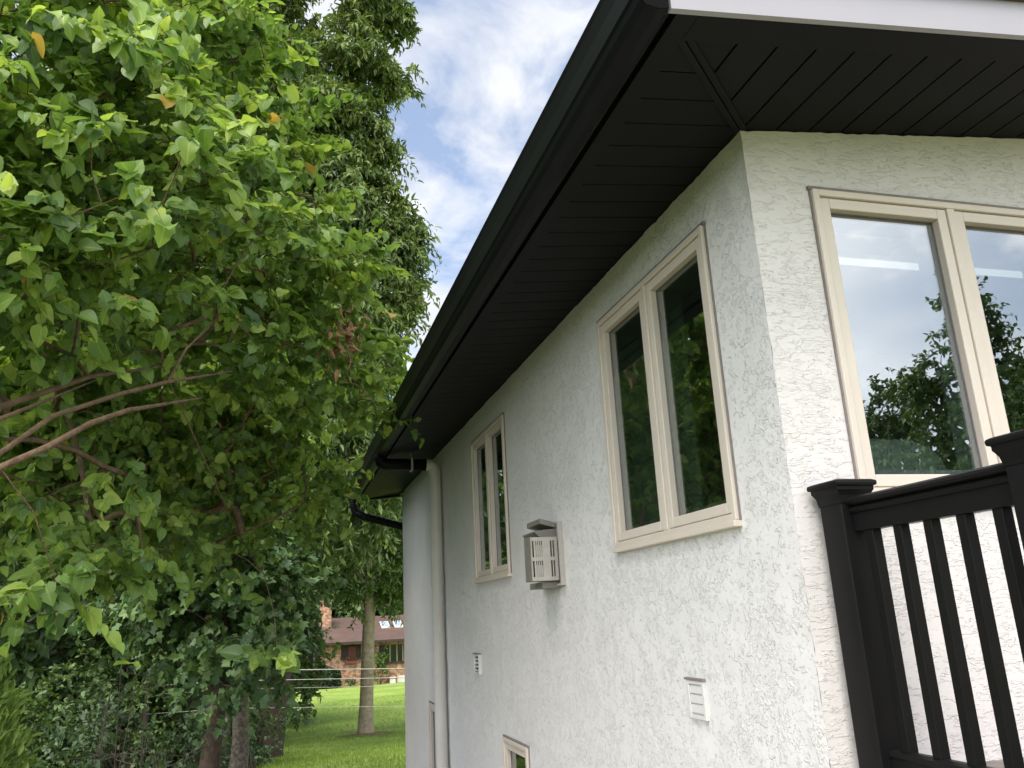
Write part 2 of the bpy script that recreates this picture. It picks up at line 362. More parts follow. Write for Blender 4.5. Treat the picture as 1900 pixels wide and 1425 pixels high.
# ------------------------------------------------------------------ foliage machinery
def tpl(half, fold=.15, droop=.2):
    """leaf template from one half outline [(x, y)...] base to tip; midrib on x=0, two n-gon halves split in the middle"""
    n = len(half); ym = half[n // 2][1]
    V = [(0, 0), (0, max(.1, ym)), (0, half[-1][1] if half[-1][0] == 0 else 1)]
    R = [h for h in half if h[0] > 0]; k = len(R)
    V += R + [(-x, y) for x, y in R]
    c = k // 2
    F = [tuple([0] + [3 + i for i in range(c + 1)] + [1]), tuple([1] + [3 + i for i in range(c, k)] + [2])]
    F += [tuple([1] + [3 + k + i for i in range(c, -1, -1)] + [0]), tuple([2] + [3 + k + i for i in range(k - 1, c - 1, -1)] + [1])]
    V3 = np.array([(x, y, fold * abs(x) - droop * y * y) for x, y in V])
    return V3, F
def gtpl(w, back, fold, droop, curl, lobes=None):
    """curved leaf: stations along the midrib, five points across; the base lobes run back past the stalk"""
    st = len(w); V = []; F = []
    for i, hw in enumerate(w):
        y = i / (st - 1)
        for k in (-1, -.55, -.08, .08, .55, 1):
            x = hw * k; yy = y - back[i] * abs(k) ** 1.5
            V.append((x, yy, fold * abs(x) ** 1.2 - droop * y * y + curl * abs(k) ** 3 * hw * math.sin(y * 7 + k)))
    for i in range(st - 1):
        for k in range(5): F.append((i * 6 + k, i * 6 + k + 1, (i + 1) * 6 + k + 1, (i + 1) * 6 + k))
    return np.array(V), F
G_A = gtpl([.16, .42, .47, .43, .34, .17, .015], [.16, .10, .04, .0, -.02, -.02, 0], .32, .28, .16)
G_B = gtpl([.18, .44, .46, .30, .37, .20, .015], [.18, .10, .0, -.04, .06, .02, 0], .26, .42, .20)
G_C = gtpl([.14, .38, .42, .37, .27, .13, .012], [.12, .08, .03, .0, -.02, -.02, 0], .50, .15, .10)
T_MUL = tpl([(.20, -.10), (.40, -.02), (.50, .20), (.46, .45), (.30, .72), (.10, .94), (0, 1.06)], .30, .22)
T_MUL2 = tpl([(.22, -.10), (.44, .02), (.50, .26), (.24, .36), (.44, .58), (.24, .80), (0, 1.06)], .28, .25)
T_MAP = tpl([(.18, -.05), (.50, .05), (.30, .22), (.58, .52), (.22, .50), (.16, .78), (0, 1.0)], .12, .18)
T_LENS = (np.array([(0, 0, 0), (.17, .35, .04), (0, .5, -.06), (-.17, .35, .04), (0, 1, -.30), (.12, .72, -.08), (-.12, .72, -.08)]), [(0, 1, 2, 3), (2, 1, 5, 4), (2, 4, 6, 3)])
T_LEAF = (np.array([(0, 0, 0), (.30, .25, .07), (.26, .62, .0), (0, 1, -.15), (-.26, .62, .0), (-.30, .25, .07), (0, .5, -.02)]), [(0, 1, 2, 6), (6, 2, 3), (3, 4, 6), (6, 4, 5, 0)])
T_BLADE = (np.array([(-.02, 0, 0), (.02, 0, 0), (.014, .6, .12), (0, 1, .4), (-.014, .6, .12)]), [(0, 1, 2, 3, 4)])
def unit(a): return a / (np.linalg.norm(a, axis=-1, keepdims=True) + 1e-9)
def leaves(name, templates, pos, axis, nrm, size, tint, material, parent=None, rng=None, smooth=False):
    A = unit(axis); B = unit(np.cross(A, nrm)); C = np.cross(B, A)
    Vs, Ls, Ts, Ti = [], [], [], []; base = 0
    idx = rng.integers(0, len(templates), len(pos)) if len(templates) > 1 else np.zeros(len(pos), int)
    for k, (T, F) in enumerate(templates):
        s = np.where(idx == k)[0]
        if len(s) == 0: continue
        P = pos[s][:, None] + size[s][:, None, None] * (T[None, :, 0:1] * B[s][:, None] + T[None, :, 1:2] * A[s][:, None] + T[None, :, 2:3] * C[s][:, None])
        Vs.append(P.reshape(-1, 3)); nv = len(T)
        fl = np.array([i for f in F for i in f])
        Ls.append((base + np.arange(len(s))[:, None] * nv + fl[None]).ravel())
        Ts.append(np.tile([len(f) for f in F], len(s))); tf = np.repeat(tint[s], len(F)).reshape(len(s), len(F))
        if len(F) == 30:
            mid = [i for i in range(30) if i % 5 == 2]; tf[:, mid] = np.where(tf[:, mid] > .95, tf[:, mid], np.minimum(tf[:, mid] + .25, .93))
        Ti.append(tf.ravel())
        base += len(s) * nv
    V = np.concatenate(Vs); Lp = np.concatenate(Ls); T_ = np.concatenate(Ts); S = np.concatenate([[0], np.cumsum(T_)[:-1]])
    return raw_mesh(name, V, Lp, S, T_, material, parent, smooth, np.concatenate(Ti))
def lump_points(lumps, dens, rng, shell=.55):
    """anchor points through the volume of ellipsoid lumps, denser towards the outside"""
    out = []
    for l in lumps:
        c = np.array(l[:3]); r = np.array([l[3]] * 3) if len(l) == 4 else np.array(l[3:6])
        n = max(3 if r[0] > .35 else 1, int(dens * (r[0] * r[1] * r[2]) ** (2.2 / 3) * (1 if r[0] > .35 else .45)))
        d = unit(rng.normal(size=(n, 3))); q = rng.random(n) ** shell
        out.append(c + d * r * q[:, None])
    return np.concatenate(out)
def clump_leaves(anchors, centre, twigs, per, tl, size, rng, droop=.3, up=.8, spread=.9, outw=.6, face=.45, flat=1.0):
    A = len(anchors); n = A * twigs
    an = np.repeat(anchors, twigs, 0)
    outd = unit(an - centre)
    hz_ = outd * np.array([1, 1, .3])
    d = unit(outd * outw + rng.normal(size=(n, 3)) * spread * .6 + np.array([0, 0, .15]))
    d = unit(d * np.array([1, 1, flat]))
    L = tl * (.5 + rng.random(n))
    t = (np.arange(per) + rng.random((n, per))) / per
    t = .12 + .9 * t
    P = an[:, None] + d[:, None] * (L[:, None] * t)[..., None]
    P[..., 2] -= droop * (L[:, None] * t ** 2)
    ax = d[:, None] * .6 + rng.normal(size=(n, per, 3)) * .65 + np.array([0, 0, -droop * 1.2])
    nr = np.array([0, 0, up]) + rng.normal(size=(n, per, 3)) * .40 + face * np.repeat(outd[:, None], per, 1)
    sz = size * (.45 + .95 * rng.random((n, per)))
    ti = np.clip(.5 + rng.normal(size=(n, per)) * .2 + rng.normal(size=(n, 1)) * .18, 0, .90)
    ti = np.where(rng.random((n, per)) < .0025, 1.0, ti)
    ends = an + d * L[:, None]; ends[:, 2] -= droop * L
    return P.reshape(-1, 3), ax.reshape(-1, 3), nr.reshape(-1, 3), sz.ravel(), ti.ravel(), an, ends
def limbs(mb, trunk, anchors, rng, rtip=.006, step=.35, power=.5, nside=5, up=.12, limbpaths=()):
    """grow branches from the trunk (list of (x,y,z,r)) to every anchor by joining the nearest grown node"""
    nodes = [np.array(p[:3]) for p in trunk]; rads = [p[3] for p in trunk]; par = [-1] + list(range(len(trunk) - 1))
    fixed = len(nodes)
    paths = []
    for lp in limbpaths:
        lp = list(lp[:-1]) + [(*lp[-1][:3], lp[-1][3] * .4)]
        st = len(nodes); prev = int(np.argmin([np.linalg.norm(np.array(lp[0][:3]) - q) for q in nodes]))
        ids = [prev]
        for p in lp:
            nodes.append(np.array(p[:3])); rads.append(p[3]); par.append(ids[-1]); ids.append(len(nodes) - 1)
        mb.tube([nodes[i] for i in ids], [min(rads[ids[0]], rads[ids[1]] * 1.05)] + [rads[i] for i in ids[1:]], 8)
        fixed = len(nodes)
    tr = np.array([p[:3] for p in trunk])
    NA = np.zeros((len(nodes) + len(anchors) * 14 + 10, 3)); NA[:len(nodes)] = nodes; cnt = len(nodes)
    dd = np.min(np.linalg.norm(anchors[:, None] - NA[None, :cnt], axis=2), axis=1)
    parent = list(par); load = [0] * cnt; chains = []
    for i in np.argsort(dd):
        a = anchors[i]; v = a - NA[:cnt]; dist = np.linalg.norm(v, axis=1) + .5 * np.maximum(0, -v[:, 2])
        j = int(np.argmin(dist)); D = np.linalg.norm(a - NA[j]); k = int(min(12, max(2, math.ceil(D / step))))
        mid = (a + NA[j]) / 2 + rng.normal(size=3) * .10 * D + np.array([0, 0, up * D])
        ch = [j]
        for s in range(1, k + 1):
            t = s / k; NA[cnt] = (1 - t) ** 2 * NA[j] + 2 * t * (1 - t) * mid + t * t * a
            parent.append(ch[-1]); load.append(0); ch.append(cnt); cnt += 1
        chains.append(ch)
    for ch in chains:
        q = ch[-1]
        while q >= 0: load[q] += 1; q = parent[q]
    for ch in chains:
        r = [rtip * max(1, load[c]) ** power for c in ch]
        if ch[0] < fixed: r[0] = min(r[1] * 1.15, rads[ch[0]])
        else: r[0] = min(r[0], r[1] * 1.2)
        mb.tube([NA[c] for c in ch], r, nside if r[1] > rtip * 2 else 4, cap=False)
def twig_mesh(mb, a, b, r):
    for p, q in zip(a, b): mb.tube([p, (p + q) / 2 + np.array([0, 0, .08 * np.linalg.norm(q - p)]), q], [r, r * .8, r * .4], 3, cap=False)
def trunk_path(base, top, r0, r1, n=7, wob=.1, rng=None):
    b = np.array(base, float); t = np.array(top, float); out = []
    for i in range(n):
        u = i / (n - 1); p = b + (t - b) * u
        if 0 < i: p = p + np.append(rng.normal(size=2) * wob * (1 - abs(u - .5)), 0)
        out.append((*p, r0 * (1 - u) ** .8 + r1 + (.35 * r0 if i == 0 else 0)))
    out.insert(1, (*(np.array(out[0][:3]) * .93 + np.array(out[1][:3]) * .07), (out[0][3] * .45 + out[1][3] * .55)))
    return out
def tree(name, label, cat, base, top, r0, r1, lumps, leafspec, barkm, leafm, seed, group=None, dens=18, limbpaths=(), twig_r=0, rtip=.006, trunkpts=None, step=.5, nside=5, power=.5):
    rng = np.random.default_rng(seed)
    root = thing(name, label, cat, base, group)
    tp = trunkpts if trunkpts else trunk_path((base[0], base[1], base[2] - .1), top, r0, r1, 8, .05 * (top[2] - base[2]) / 5, rng)
    mb = MB(); mb.tube([p[:3] for p in tp], [p[3] for p in tp], 12)
    anchors = lump_points(lumps, dens, rng)
    limbs(mb, tp, anchors, rng, rtip, step, power, nside, limbpaths=limbpaths)
    c = np.mean([l[:3] for l in lumps], axis=0)
    P, ax, nr, sz, ti, a, e = clump_leaves(anchors, c, rng=rng, **{k: v for k, v in leafspec.items() if k not in ('T', 'tb', 'smooth')})
    if twig_r: twig_mesh(mb, a, e, twig_r)
    mb.build('trunk', barkm, root, smooth=True)
    leaves('crown', leafspec['T'], P, ax, nr, sz, np.clip(ti + leafspec.get('tb', 0), 0, 1), leafm, root, rng, leafspec.get('smooth', False))
    return root, anchors

# ================================================================== SETTING
def structure(o): o['kind'] = 'structure'; return o
xs = np.unique(np.concatenate([np.linspace(-300, -40, 14), np.linspace(-40, 40, 81), np.linspace(40, 300, 14)]))
ys = np.unique(np.concatenate([np.linspace(-300, -20, 12), np.linspace(-20, 70, 91), np.linspace(70, 420, 15)]))
X, Y = np.meshgrid(xs, ys)
wv = np.array([[mnoise.noise((x * .12, y * .12, 0)) * .10 if abs(x) < 45 and -25 < y < 75 else 0 for x in xs] for y in ys])
Z = gzs(Y) + wv * np.clip((Y - 4) / 8, 0, 1)
def grid_obj(name, X, Y, Z, material, parent=None):
    ny, nx = X.shape; V = np.stack([X, Y, Z], -1).reshape(-1, 3)
    i = (np.arange(ny - 1)[:, None] * nx + np.arange(nx - 1)[None]).ravel()
    lo = np.stack([i, i + 1, i + nx + 1, i + nx], 1).ravel()
    return raw_mesh(name, V, lo, np.arange(len(i)) * 4, np.full(len(i), 4), material, parent, True)
def ground_at(x, y):
    ix = np.interp(x, xs, np.arange(len(xs))); iy = np.interp(y, ys, np.arange(len(ys)))
    x0 = np.clip(np.floor(ix).astype(int), 0, len(xs) - 2); y0 = np.clip(np.floor(iy).astype(int), 0, len(ys) - 2)
    fx = ix - x0; fy = iy - y0
    return (Z[y0, x0] * (1 - fx) * (1 - fy) + Z[y0, x0 + 1] * fx * (1 - fy) + Z[y0 + 1, x0] * (1 - fx) * fy + Z[y0 + 1, x0 + 1] * fx * fy)
def G(x, y): return float(ground_at(np.array([x]), np.array([y]))[0])
structure(grid_obj('ground', X, Y, Z, M['lawn']))
# woodland floor: left of a wavering lawn edge
def edge_x(y): return np.interp(y, [-30, 2, 8, 12, 17, 30, 46], [-3.2, -2.7, -2.1, -1.98, -1.6, -1.5, -1.9])
yy = np.linspace(-25, 46, 143); uu = np.concatenate([np.linspace(0, 1.5, 7), np.linspace(2, 40, 39)])
XF = np.array([[edge_x(y) + .22 * mnoise.noise((0, y * .9, 3)) - u for u in uu[::-1]] for y in yy]); YF = np.repeat(yy[:, None], len(uu), 1)
structure(grid_obj('woodland_floor', XF, YF, ground_at(XF.ravel(), YF.ravel()).reshape(XF.shape) + .012, M['soil']))
# unseen paving before the house front, added to bounce warm light
mb = MB()
for i in range(8):
    for j in range(9):
        x0, y0 = -.62 + i * 1.2, -.05 - (j + 1) * 1.2
        mb.box(x0, x0 + 1.188, y0, y0 + 1.188, -.06, .035)
structure(mb.build('added_patio', M['paving']))
yb = np.linspace(-.4, 9.6, 41); xb = np.linspace(-2.3, .3, 12)  # unseen gravel strip, added to cut green bounce onto the side wall
XB, YB = np.meshgrid(xb, yb)
structure(grid_obj('added_gravel_bed', XB, YB, ground_at(XB.ravel(), YB.ravel()).reshape(XB.shape) + .03 + .012 * np.random.default_rng(4).random(XB.shape), M['gravel']))
# mulch ring under the lawn tree
TX, TY = 1.04, 24.47
mb = MB(); ring = []
for r in (0.0, .45, .85):
    for k in range(28):
        a = 2 * math.pi * k / 28; rr = r * (1 + .12 * mnoise.noise((math.cos(a) * 2, math.sin(a) * 2, 1)))
        x, y = TX + .1 + rr * math.cos(a) * 1.15, TY - .15 + rr * math.sin(a); ring.append((x, y, G(x, y) + (.05 if r < .8 else .006)))
mb.add(ring, [(i * 28 + k, i * 28 + (k + 1) % 28, (i + 1) * 28 + (k + 1) % 28, (i + 1) * 28 + k) for i in (0, 1) for k in range(28)])
structure(mb.build('soil_patch', M['mulch'], smooth=True))

# grass blades and woodland ground cover (nobody could count them)
rng = np.random.default_rng(5)
n = 90000
dd = 8 + 34 * rng.random(n) ** 1.4; aa = rng.uniform(-.13, .20, n)
gx = -1.65 + dd * aa * 1.05; gy = -2.4 + dd * .995
ok = ~((gx > -2.35) & (gy < 9.65)) & (gx > edge_x(gy) - .1) & ~((gx > -.3) & (gy < 9.2)) & ((gx - TX - .1) ** 2 + (gy - TY + .15) ** 2 > .55)
gx, gy, dd = gx[ok], gy[ok], dd[ok]; n = len(gx)
P = np.stack([gx, gy, ground_at(gx, gy) - .005], 1)
ax = np.array([0, 0, 1.]) + rng.normal(size=(n, 3)) * .45; nr = rng.normal(size=(n, 3)); nr[:, 2] *= .2
cl = np.array([mnoise.noise((x * .6, y * .6, 7)) for x, y in zip(gx, gy)])
o = leaves('grass', [T_BLADE], P, ax, nr, (.035 + .03 * rng.random(n)) * (1 + dd * .012), np.clip(.5 + .45 * cl + .2 * rng.normal(size=n), 0, 1), M['l_grass'])
# widen the thin blades a little with distance is not needed: they read as nap
tag(o, 'short mown lawn grass sloping down to the brick house', 'grass', kind='stuff')
n = 26000
gy = rng.uniform(1, 30, n); gx = edge_x(gy) - .1 - np.abs(rng.normal(size=n)) * 3.2 - .0
P = np.stack([gx, gy, ground_at(gx, gy) + .02 + .30 * rng.random(n) ** 2], 1)
o = leaves('ground_cover', [T_LEAF], P, rng.normal(size=(n, 3)), np.array([0, 0, 1.]) + rng.normal(size=(n, 3)) * .5, .05 + .07 * rng.random(n), np.clip(.45 + .2 * rng.normal(size=n), 0, 1), M['l_shr'])
tag(o, 'low leafy ground cover under the trees left of the lawn', 'ground cover', kind='stuff')

# ================================================================== THE WHITE STUCCO HOUSE
S = 0.0937                    # the low gable rises this much per metre from the eave
ZT = 3.38                     # soffit height above the left wall
LY = 8.88                     # length of the side wall
OH = 0.59                     # overhang
XW = 8.6                      # gable wall width
RX = 4.3                      # ridge
def soff(x): return ZT + S * min(x, 2 * RX - x)
house = thing('house', 'white stucco house with black eaves, gutter and almond casement windows', 'house', (4.3, 4.4, 0.0))

def wall_grid(name, material, kind, ucuts, vfun, holes, fixed):
    """one wall sheet: u runs along the wall, v up; holes = (u0,u1,v0,v1)"""
    us = sorted(set(np.round(ucuts, 4))); vs = sorted(set(np.round(vfun, 4)))
    V = []; idx = {}; F = []
    hu = {round(a, 4) for h in holes for a in h[:2]}; hv = {round(a, 4) for h in holes for a in h[2:]}
    def vert(i, j):
        if (i, j) in idx: return idx[(i, j)]
        u, v = us[i], vs[j]; a = 0.0
        top = j == len(vs) - 1
        nearhole = any(h[0] - .03 < u < h[1] + .03 and h[2] - .03 < v < h[3] + .03 for h in holes)
        if not nearhole: a = .0035 * mnoise.noise((u * 9, v * 9, fixed)) + .0025 * mnoise.noise((u * 33, v * 33, fixed))
        if kind == 'x':       # plane x = 0
            zz = (soff(0) - .002 - .010 * abs(mnoise.noise((u * 14, 3, 1))) - .006 * abs(mnoise.noise((u * 47, 3, 1)))) if top else v
            p = (a - .0, u, zz)
            if i == 0: p = (.0045 * mnoise.noise((0, 2, v * 17)) + .0025 * mnoise.noise((0, 2, v * 60)), .004 * mnoise.noise((5, 2, v * 21)), zz)
        else:
            zz = (soff(u) - .002 - .010 * abs(mnoise.noise((u * 14, 9, 1))) - .006 * abs(mnoise.noise((u * 47, 9, 1)))) if top else v
            p = (u, a, zz)
            if i == 0: p = (.0045 * mnoise.noise((0, 2, v * 17)) + .0025 * mnoise.noise((0, 2, v * 60)), .004 * mnoise.noise((5, 2, v * 21)), zz if top else v)
        idx[(i, j)] = len(V); V.append(p); return idx[(i, j)]
    for i in range(len(us) - 1):
        for j in range(len(vs) - 1):
            uc, vc = (us[i] + us[i + 1]) / 2, (vs[j] + vs[j + 1]) / 2
            if any(h[0] < uc < h[1] and h[2] < vc < h[3] for h in holes): continue
            q = (vert(i, j), vert(i, j + 1), vert(i + 1, j + 1), vert(i + 1, j)) if kind == 'x' else (vert(i, j), vert(i + 1, j), vert(i + 1, j + 1), vert(i, j + 1))
            F.append(q)
    mb = MB(); mb.v = V; mb.f = F
    return mb.build(name, material, house, smooth=True)
# window openings: (along-wall start, end, sill z, head z)
W1 = (.335, 1.518, 1.950, 3.147); W2 = (3.53, 4.62, 1.950, 3.140)
W3 = (3.31, 3.935, -.10, .800); W4 = (6.35, 7.11, -.22, .790)
W0 = (.262, 1.525, 1.985, 3.147); W0b = (2.6, 3.86, 1.985, 3.147)
V2 = (.750, .889, 1.220, 1.360)
side_u = np.concatenate([np.arange(0, 2.0, .03), np.arange(2.0, LY, .08), [LY], *[list(w[:2]) for w in (W1, W2, W3, W4)]])
vv = np.concatenate([np.arange(-.9, 3.36, .035), [3.372], *[list(w[2:]) for w in (W1, W2, W3, W4)]])
wall_grid('wall', M['stucco_side'], 'x', side_u, vv, [W1, W2, W3, W4], 1.0)
front_u = np.concatenate([np.arange(0, 2.0, .03), np.arange(2.0, XW, .1), [XW], *[list(w[:2]) for w in (W0, W0b)]])
vv = np.concatenate([np.arange(-.5, 3.36, .035), [3.372], *[list(w[2:]) for w in (W0, W0b)]])
wall_grid('wall', M['stucco_front'], 'y', front_u, vv, [W0, W0b], 2.0)
mb = MB()     # the two walls on the far sides
mb.box(XW - .01, XW + .15, .0, LY, -1.2, 3.37); mb.box(.004, XW, LY - .004, LY + .15, -1.2, 3.36)
mb.build('wall', M['stucco_side'], house)
# interior: floor, ceiling, partitions
mb = MB(); mb.box(.13, XW - .1, .13, LY - .1, 1.0, 1.12); mb.build('floor', M['deck'], house)
mb = MB(); mb.box(.13, XW - .1, .13, LY - .1, 3.40, 3.46); mb.build('ceiling', M['ceil'], house)
mb = MB(); mb.box(.13, 5.2, 2.55, 2.65, 1.12, 3.40); mb.box(5.2, 5.3, .13, LY - .1, 1.12, 3.40); mb.box(.13, 5.2, 5.3, 5.4, 1.12, 3.40); mb.box(.13, XW - .1, LY - .1, LY - .02, -.8, 1.0)
mb.box(2.2, 2.3, .13, LY - .15, -1.0, 1.0)
mb.build('partition', M['room'], house)

def window(kind, w, label, glass, sashes=2, depth=.13):
    """casement window set in the opening w; kind 'x' = wall plane x=0 (outside -x), 'y' = plane y=0 (outside -y)"""
    u0, u1, z0, z1 = w
    def tf(u, o, z): return (-o, u, z) if kind == 'x' else (u, -o, z)      # o = outward distance
    def bx(mb, ua, ub, oa, ob, za, zb):
        V = [tf(u, o, z) for z in (za, zb) for o in (oa, ob) for u in (ua, ub)]
        mb.add(V, [(0, 2, 3, 1), (4, 5, 7, 6), (0, 1, 5, 4), (2, 6, 7, 3), (0, 4, 6, 2), (1, 3, 7, 5)])
    def frame_ring(mb, ua, ub, za, zb, t, oa, ob):
        bx(mb, ua, ua + t, oa, ob, za, zb); bx(mb, ub - t, ub, oa, ob, za, zb)
        bx(mb, ua + t, ub - t, oa, ob, za, za + t); bx(mb, ua + t, ub - t, oa, ob, zb - t, zb)
    mb = MB(); frame_ring(mb, u0, u1, z0, z1, .026, -.08, .022)
    um = (u0 + u1) / 2
    if sashes == 2: bx(mb, um - .018, um + .018, -.078, .019, z0 + .026, z1 - .026)
    root = mb.build('window', M['frame'], house, bevel=.003, lab=label)
    # flashing over the head and dark sealant round the frame
    mb = MB(); bx(mb, u0 - .012, u1 + .012, -.03, .014, z1 + .0005, z1 + .014); bx(mb, u0 - .006, u0 - .0005, -.03, .008, z0, z1); bx(mb, u1 + .0005, u1 + .006, -.03, .008, z0, z1)
    mb.build('flashing', M['caulk'], root)
    mb = MB(); bx(mb, u0 - .004, u1 + .004, -.03, .034, z0 - .024, z0 - .0005); mb.build('sill', M['frame'], root, bevel=.003)
    edges = [(u0 + .029, um - .021), (um + .021, u1 - .029)] if sashes == 2 else [(u0 + .029, u1 - .029)]
    for a, b in edges:
        mb = MB(); frame_ring(mb, a, b, z0 + .030, z1 - .030, .043, -.055, .012)
        mb.build('sash', M['frame'], root, bevel=.004)
        mb = MB(); frame_ring(mb, a + .0435, b - .0435, z0 + .0735, z1 - .0735, .004, -.021, -.018); mb.build('gasket', M['caulk'], root)
        mb = MB(); frame_ring(mb, a + .0435, b - .0435, z0 + .0735, z1 - .0735, .020, -.045, -.0265); mb.build('spacer', M['spacer'], root)
        mb = MB(); bx(mb, a + .044, b - .044, -.0255, -.0215, z0 + .074, z1 - .074); mb.build('pane', glass, root)
    # inner reveal and centre post behind the glass
    mb = MB(); frame_ring(mb, u0 - .01, u1 + .01, z0 - .01, z1 + .01, .045, -.24, -.082)
    if sashes == 2: bx(mb, um - .035, um + .035, -.16, -.082, z0 + .03, z1 - .03)
    mb.build('jamb', M['jamb'], root)
    return root
window('x', W1, None, M['glass_side']); window('x', W2, None, M['glass_side'])
window('x', W3, 'small basement window with almond frame low in the side wall', M['glass_side'], 1)
window('x', W4, 'basement window half hidden behind the grey downspout', M['glass_side'], 1)
window('y', W0, None, M['glass']); window('y', W0b, None, M['glass'])

# soffit: separate boards with open grooves, mitred at the corner
def sz(x, z): return z + S * x
def board(mb, poly, t=.012):
    n = len(poly); V = [(x, y, soff(x)) for x, y in poly] + [(x, y, soff(x) + t) for x, y in poly]
    mb.add(V, [tuple(range(n))[::-1], tuple(range(n, 2 * n))] + [(i, (i + 1) % n, n + (i + 1) % n, n + i) for i in range(n)])
P_ = .1485; g = .0045
mb = MB()
k0 = -4
for k in range(k0, int((LY + OH) / P_) + 2):
    ya, yb = -.02 + k * P_ + .0028, -.02 + (k + 1) * P_ - .0028
    ya, yb = max(ya, -.49), min(yb, LY + .49)
    if yb <= ya: continue
    def lim(y): return (y if y < 0 else 0.0) if y < LY else LY - y
    xa, xb = lim(ya) - (.030 if ya < 0 else 0), lim(yb) - (.030 if yb < 0 else 0)
    if xa <= -.505 and xb <= -.505: continue
    xa, xb = max(xa, -.4995), max(xb, -.4995)
    if yb < .002 or ya > .002 or yb < 0: board(mb, [(-.50, ya), (xa, ya), (xb, yb), (-.50, yb)])
    else: board(mb, [(-.50, ya), (xa, ya), (0.0, .002), (0, yb), (-.50, yb)])
mb.build('soffit', M['soffit'], house)
mb = MB(); mbf = MB()
for k in range(-4, int(XW / P_) + 4):
    xa, xb = .006 + k * P_ + g, .006 + (k + 1) * P_ - g
    xa = max(xa, -.47)
    if xb <= xa or xb > XW + .5: continue
    def limy(x): return x - .03 if x < 0 else 0.0
    ya, yb = max(limy(xa), -.4895), max(limy(xb), -.4895)
    if limy(xa) <= -.49 and limy(xb) <= -.49: continue
    for (a, b, sg) in ((ya, yb, 1),):
        board(mb, [(xa, -.49), (xb, -.49), (xb, b), (xa, a)])
    board(mbf, [(max(xa, 0), LY + .16), (max(xb, .01), LY + .16), (max(xb, .01), LY + .49), (max(xa, 0), LY + .49)])
mb.build('soffit', M['soffit'], house); mbf.build('soffit', M['soffit'], house)
# near-black backing above the grooves, standing in for the gutter gap's shadow, flat border trim, mitre cover strip
mb = MB()
def plate(mb, x0, x1, y0, y1, dz0, dz1):
    for a, b in ((x0, min(x1, RX)), (max(x0, RX), x1)):
        if b <= a: continue
        V = [(x, y, soff(x) + d) for d in (dz0, dz1) for y in (y0, y1) for x in (a, b)]
        mb.add(V, [(0, 2, 3, 1), (4, 5, 7, 6), (0, 1, 5, 4), (2, 6, 7, 3), (0, 4, 6, 2), (1, 3, 7, 5)])
plate(mb, -OH + .02, -.0, -OH + .02, LY + OH - .02, .014, .03)
plate(mb, 0.0, XW + OH - .02, -OH + .02, -.0, .014, .03); plate(mb, 0, XW + OH - .02, LY + .151, LY + OH - .02, .014, .03)
mb.build('soffit_shade_backing', M['dark'], house)
mb = MB()
plate(mb, -OH + .024, -.494, -OH, LY + OH, -.010, .012)
plate(mb, -.4935, XW + OH, -OH, -.480, -.010, .012)
plate(mb, -.4935, XW + OH, LY + .480, LY + OH, -.010, .012)
for sgn, w_ in ((1, .022),):
    c0 = np.array([0.0, 0.0]); c1 = np.array([-.50, -.50]); nn = np.array([1, -1]) / math.sqrt(2)
    for (o0, o1, zz) in ((-.024, -.002, -.009), (.002, .024, -.009)):
        q = [c0 + nn * o0, c1 + nn * o0, c1 + nn * o1, c0 + nn * o1]
        V = [(p[0], p[1], soff(p[0]) + d) for d in (zz, .011) for p in q]
        mb.add(V, [(3, 2, 1, 0), (4, 5, 6, 7), (0, 1, 5, 4), (1, 2, 6, 5), (2, 3, 7, 6), (3, 0, 4, 7)])
    q = [(c0[0], c0[1])]
mb.build('soffit_trim', M['soffit'], house, bevel=.002)
# fascia behind the gutter, white rake boards on the gable, gutter
ZE = soff(-OH)
mb = MB(); mb.box(-OH - .012, -OH - .0005, -OH + .001, LY + OH - .001, ZE - .012, ZE + .16); mb.build('fascia', M['black'], house)
for (y0, y1, lo, hi) in ((-OH - .022, -OH - .0005, -.008, .128), (LY + OH + .0005, LY + OH + .022, -.008, .128)):
    mb = MB()
    for a, b in ((-OH - .002, RX), (RX, XW + OH)):
        V = [(x, y, soff(x) + d) for d in (lo, hi) for y in (y0, y1) for x in (a, b)]
        mb.add(V, [(0, 2, 3, 1), (4, 5, 7, 6), (0, 1, 5, 4), (2, 6, 7, 3), (0, 4, 6, 2), (1, 3, 7, 5)])
    mb.build('rake_board', M['rake'], house)
go = [(-.0125, .135), (-.0125, -.012), (-.045, -.020), (-.085, -.012), (-.098, .008), (-.104, .028), (-.112, .036), (-.116, .10), (-.124, .150), (-.130, .168), (-.122, .172), (-.116, .160)]
gi = [(-.110, .10), (-.104, .042), (-.094, .020), (-.080, -.004), (-.045, -.012), (-.018, -.006), (-.016, .135)]
prof = [(-OH + a, ZE + b) for a, b in go + gi]
mb = MB(); mb.prism(prof, 'y', -OH - .024, LY + OH + .024)
o = mb.build('gutter', M['gutter'], house, bevel=0)
mb = MB()     # end caps
cp = [(-OH + a, ZE + b) for a, b in go[:10]]
mb.prism(cp, 'y', -OH - .027, -OH - .0245); mb.build('gutter_cap', M['dark'], house)
mb = MB(); mb.prism(cp, 'y', LY + OH + .0245, LY + OH + .027); mb.build('gutter_cap', M['gutter'], house)
# roof
mb = MB()
for a, b in ((-OH - .05, RX), (RX, XW + OH + .05)):
    n = 60
    V = []
    for d in (.129, .158):
        for y in (-OH - .045, LY + OH + .045):
            for x in (a, b): V.append((x, y, soff(x) + d))
    mb.add(V, [(0, 2, 3, 1), (4, 5, 7, 6), (0, 1, 5, 4), (2, 6, 7, 3), (0, 4, 6, 2), (1, 3, 7, 5)])
mb.build('roof', M['shingle'], house)
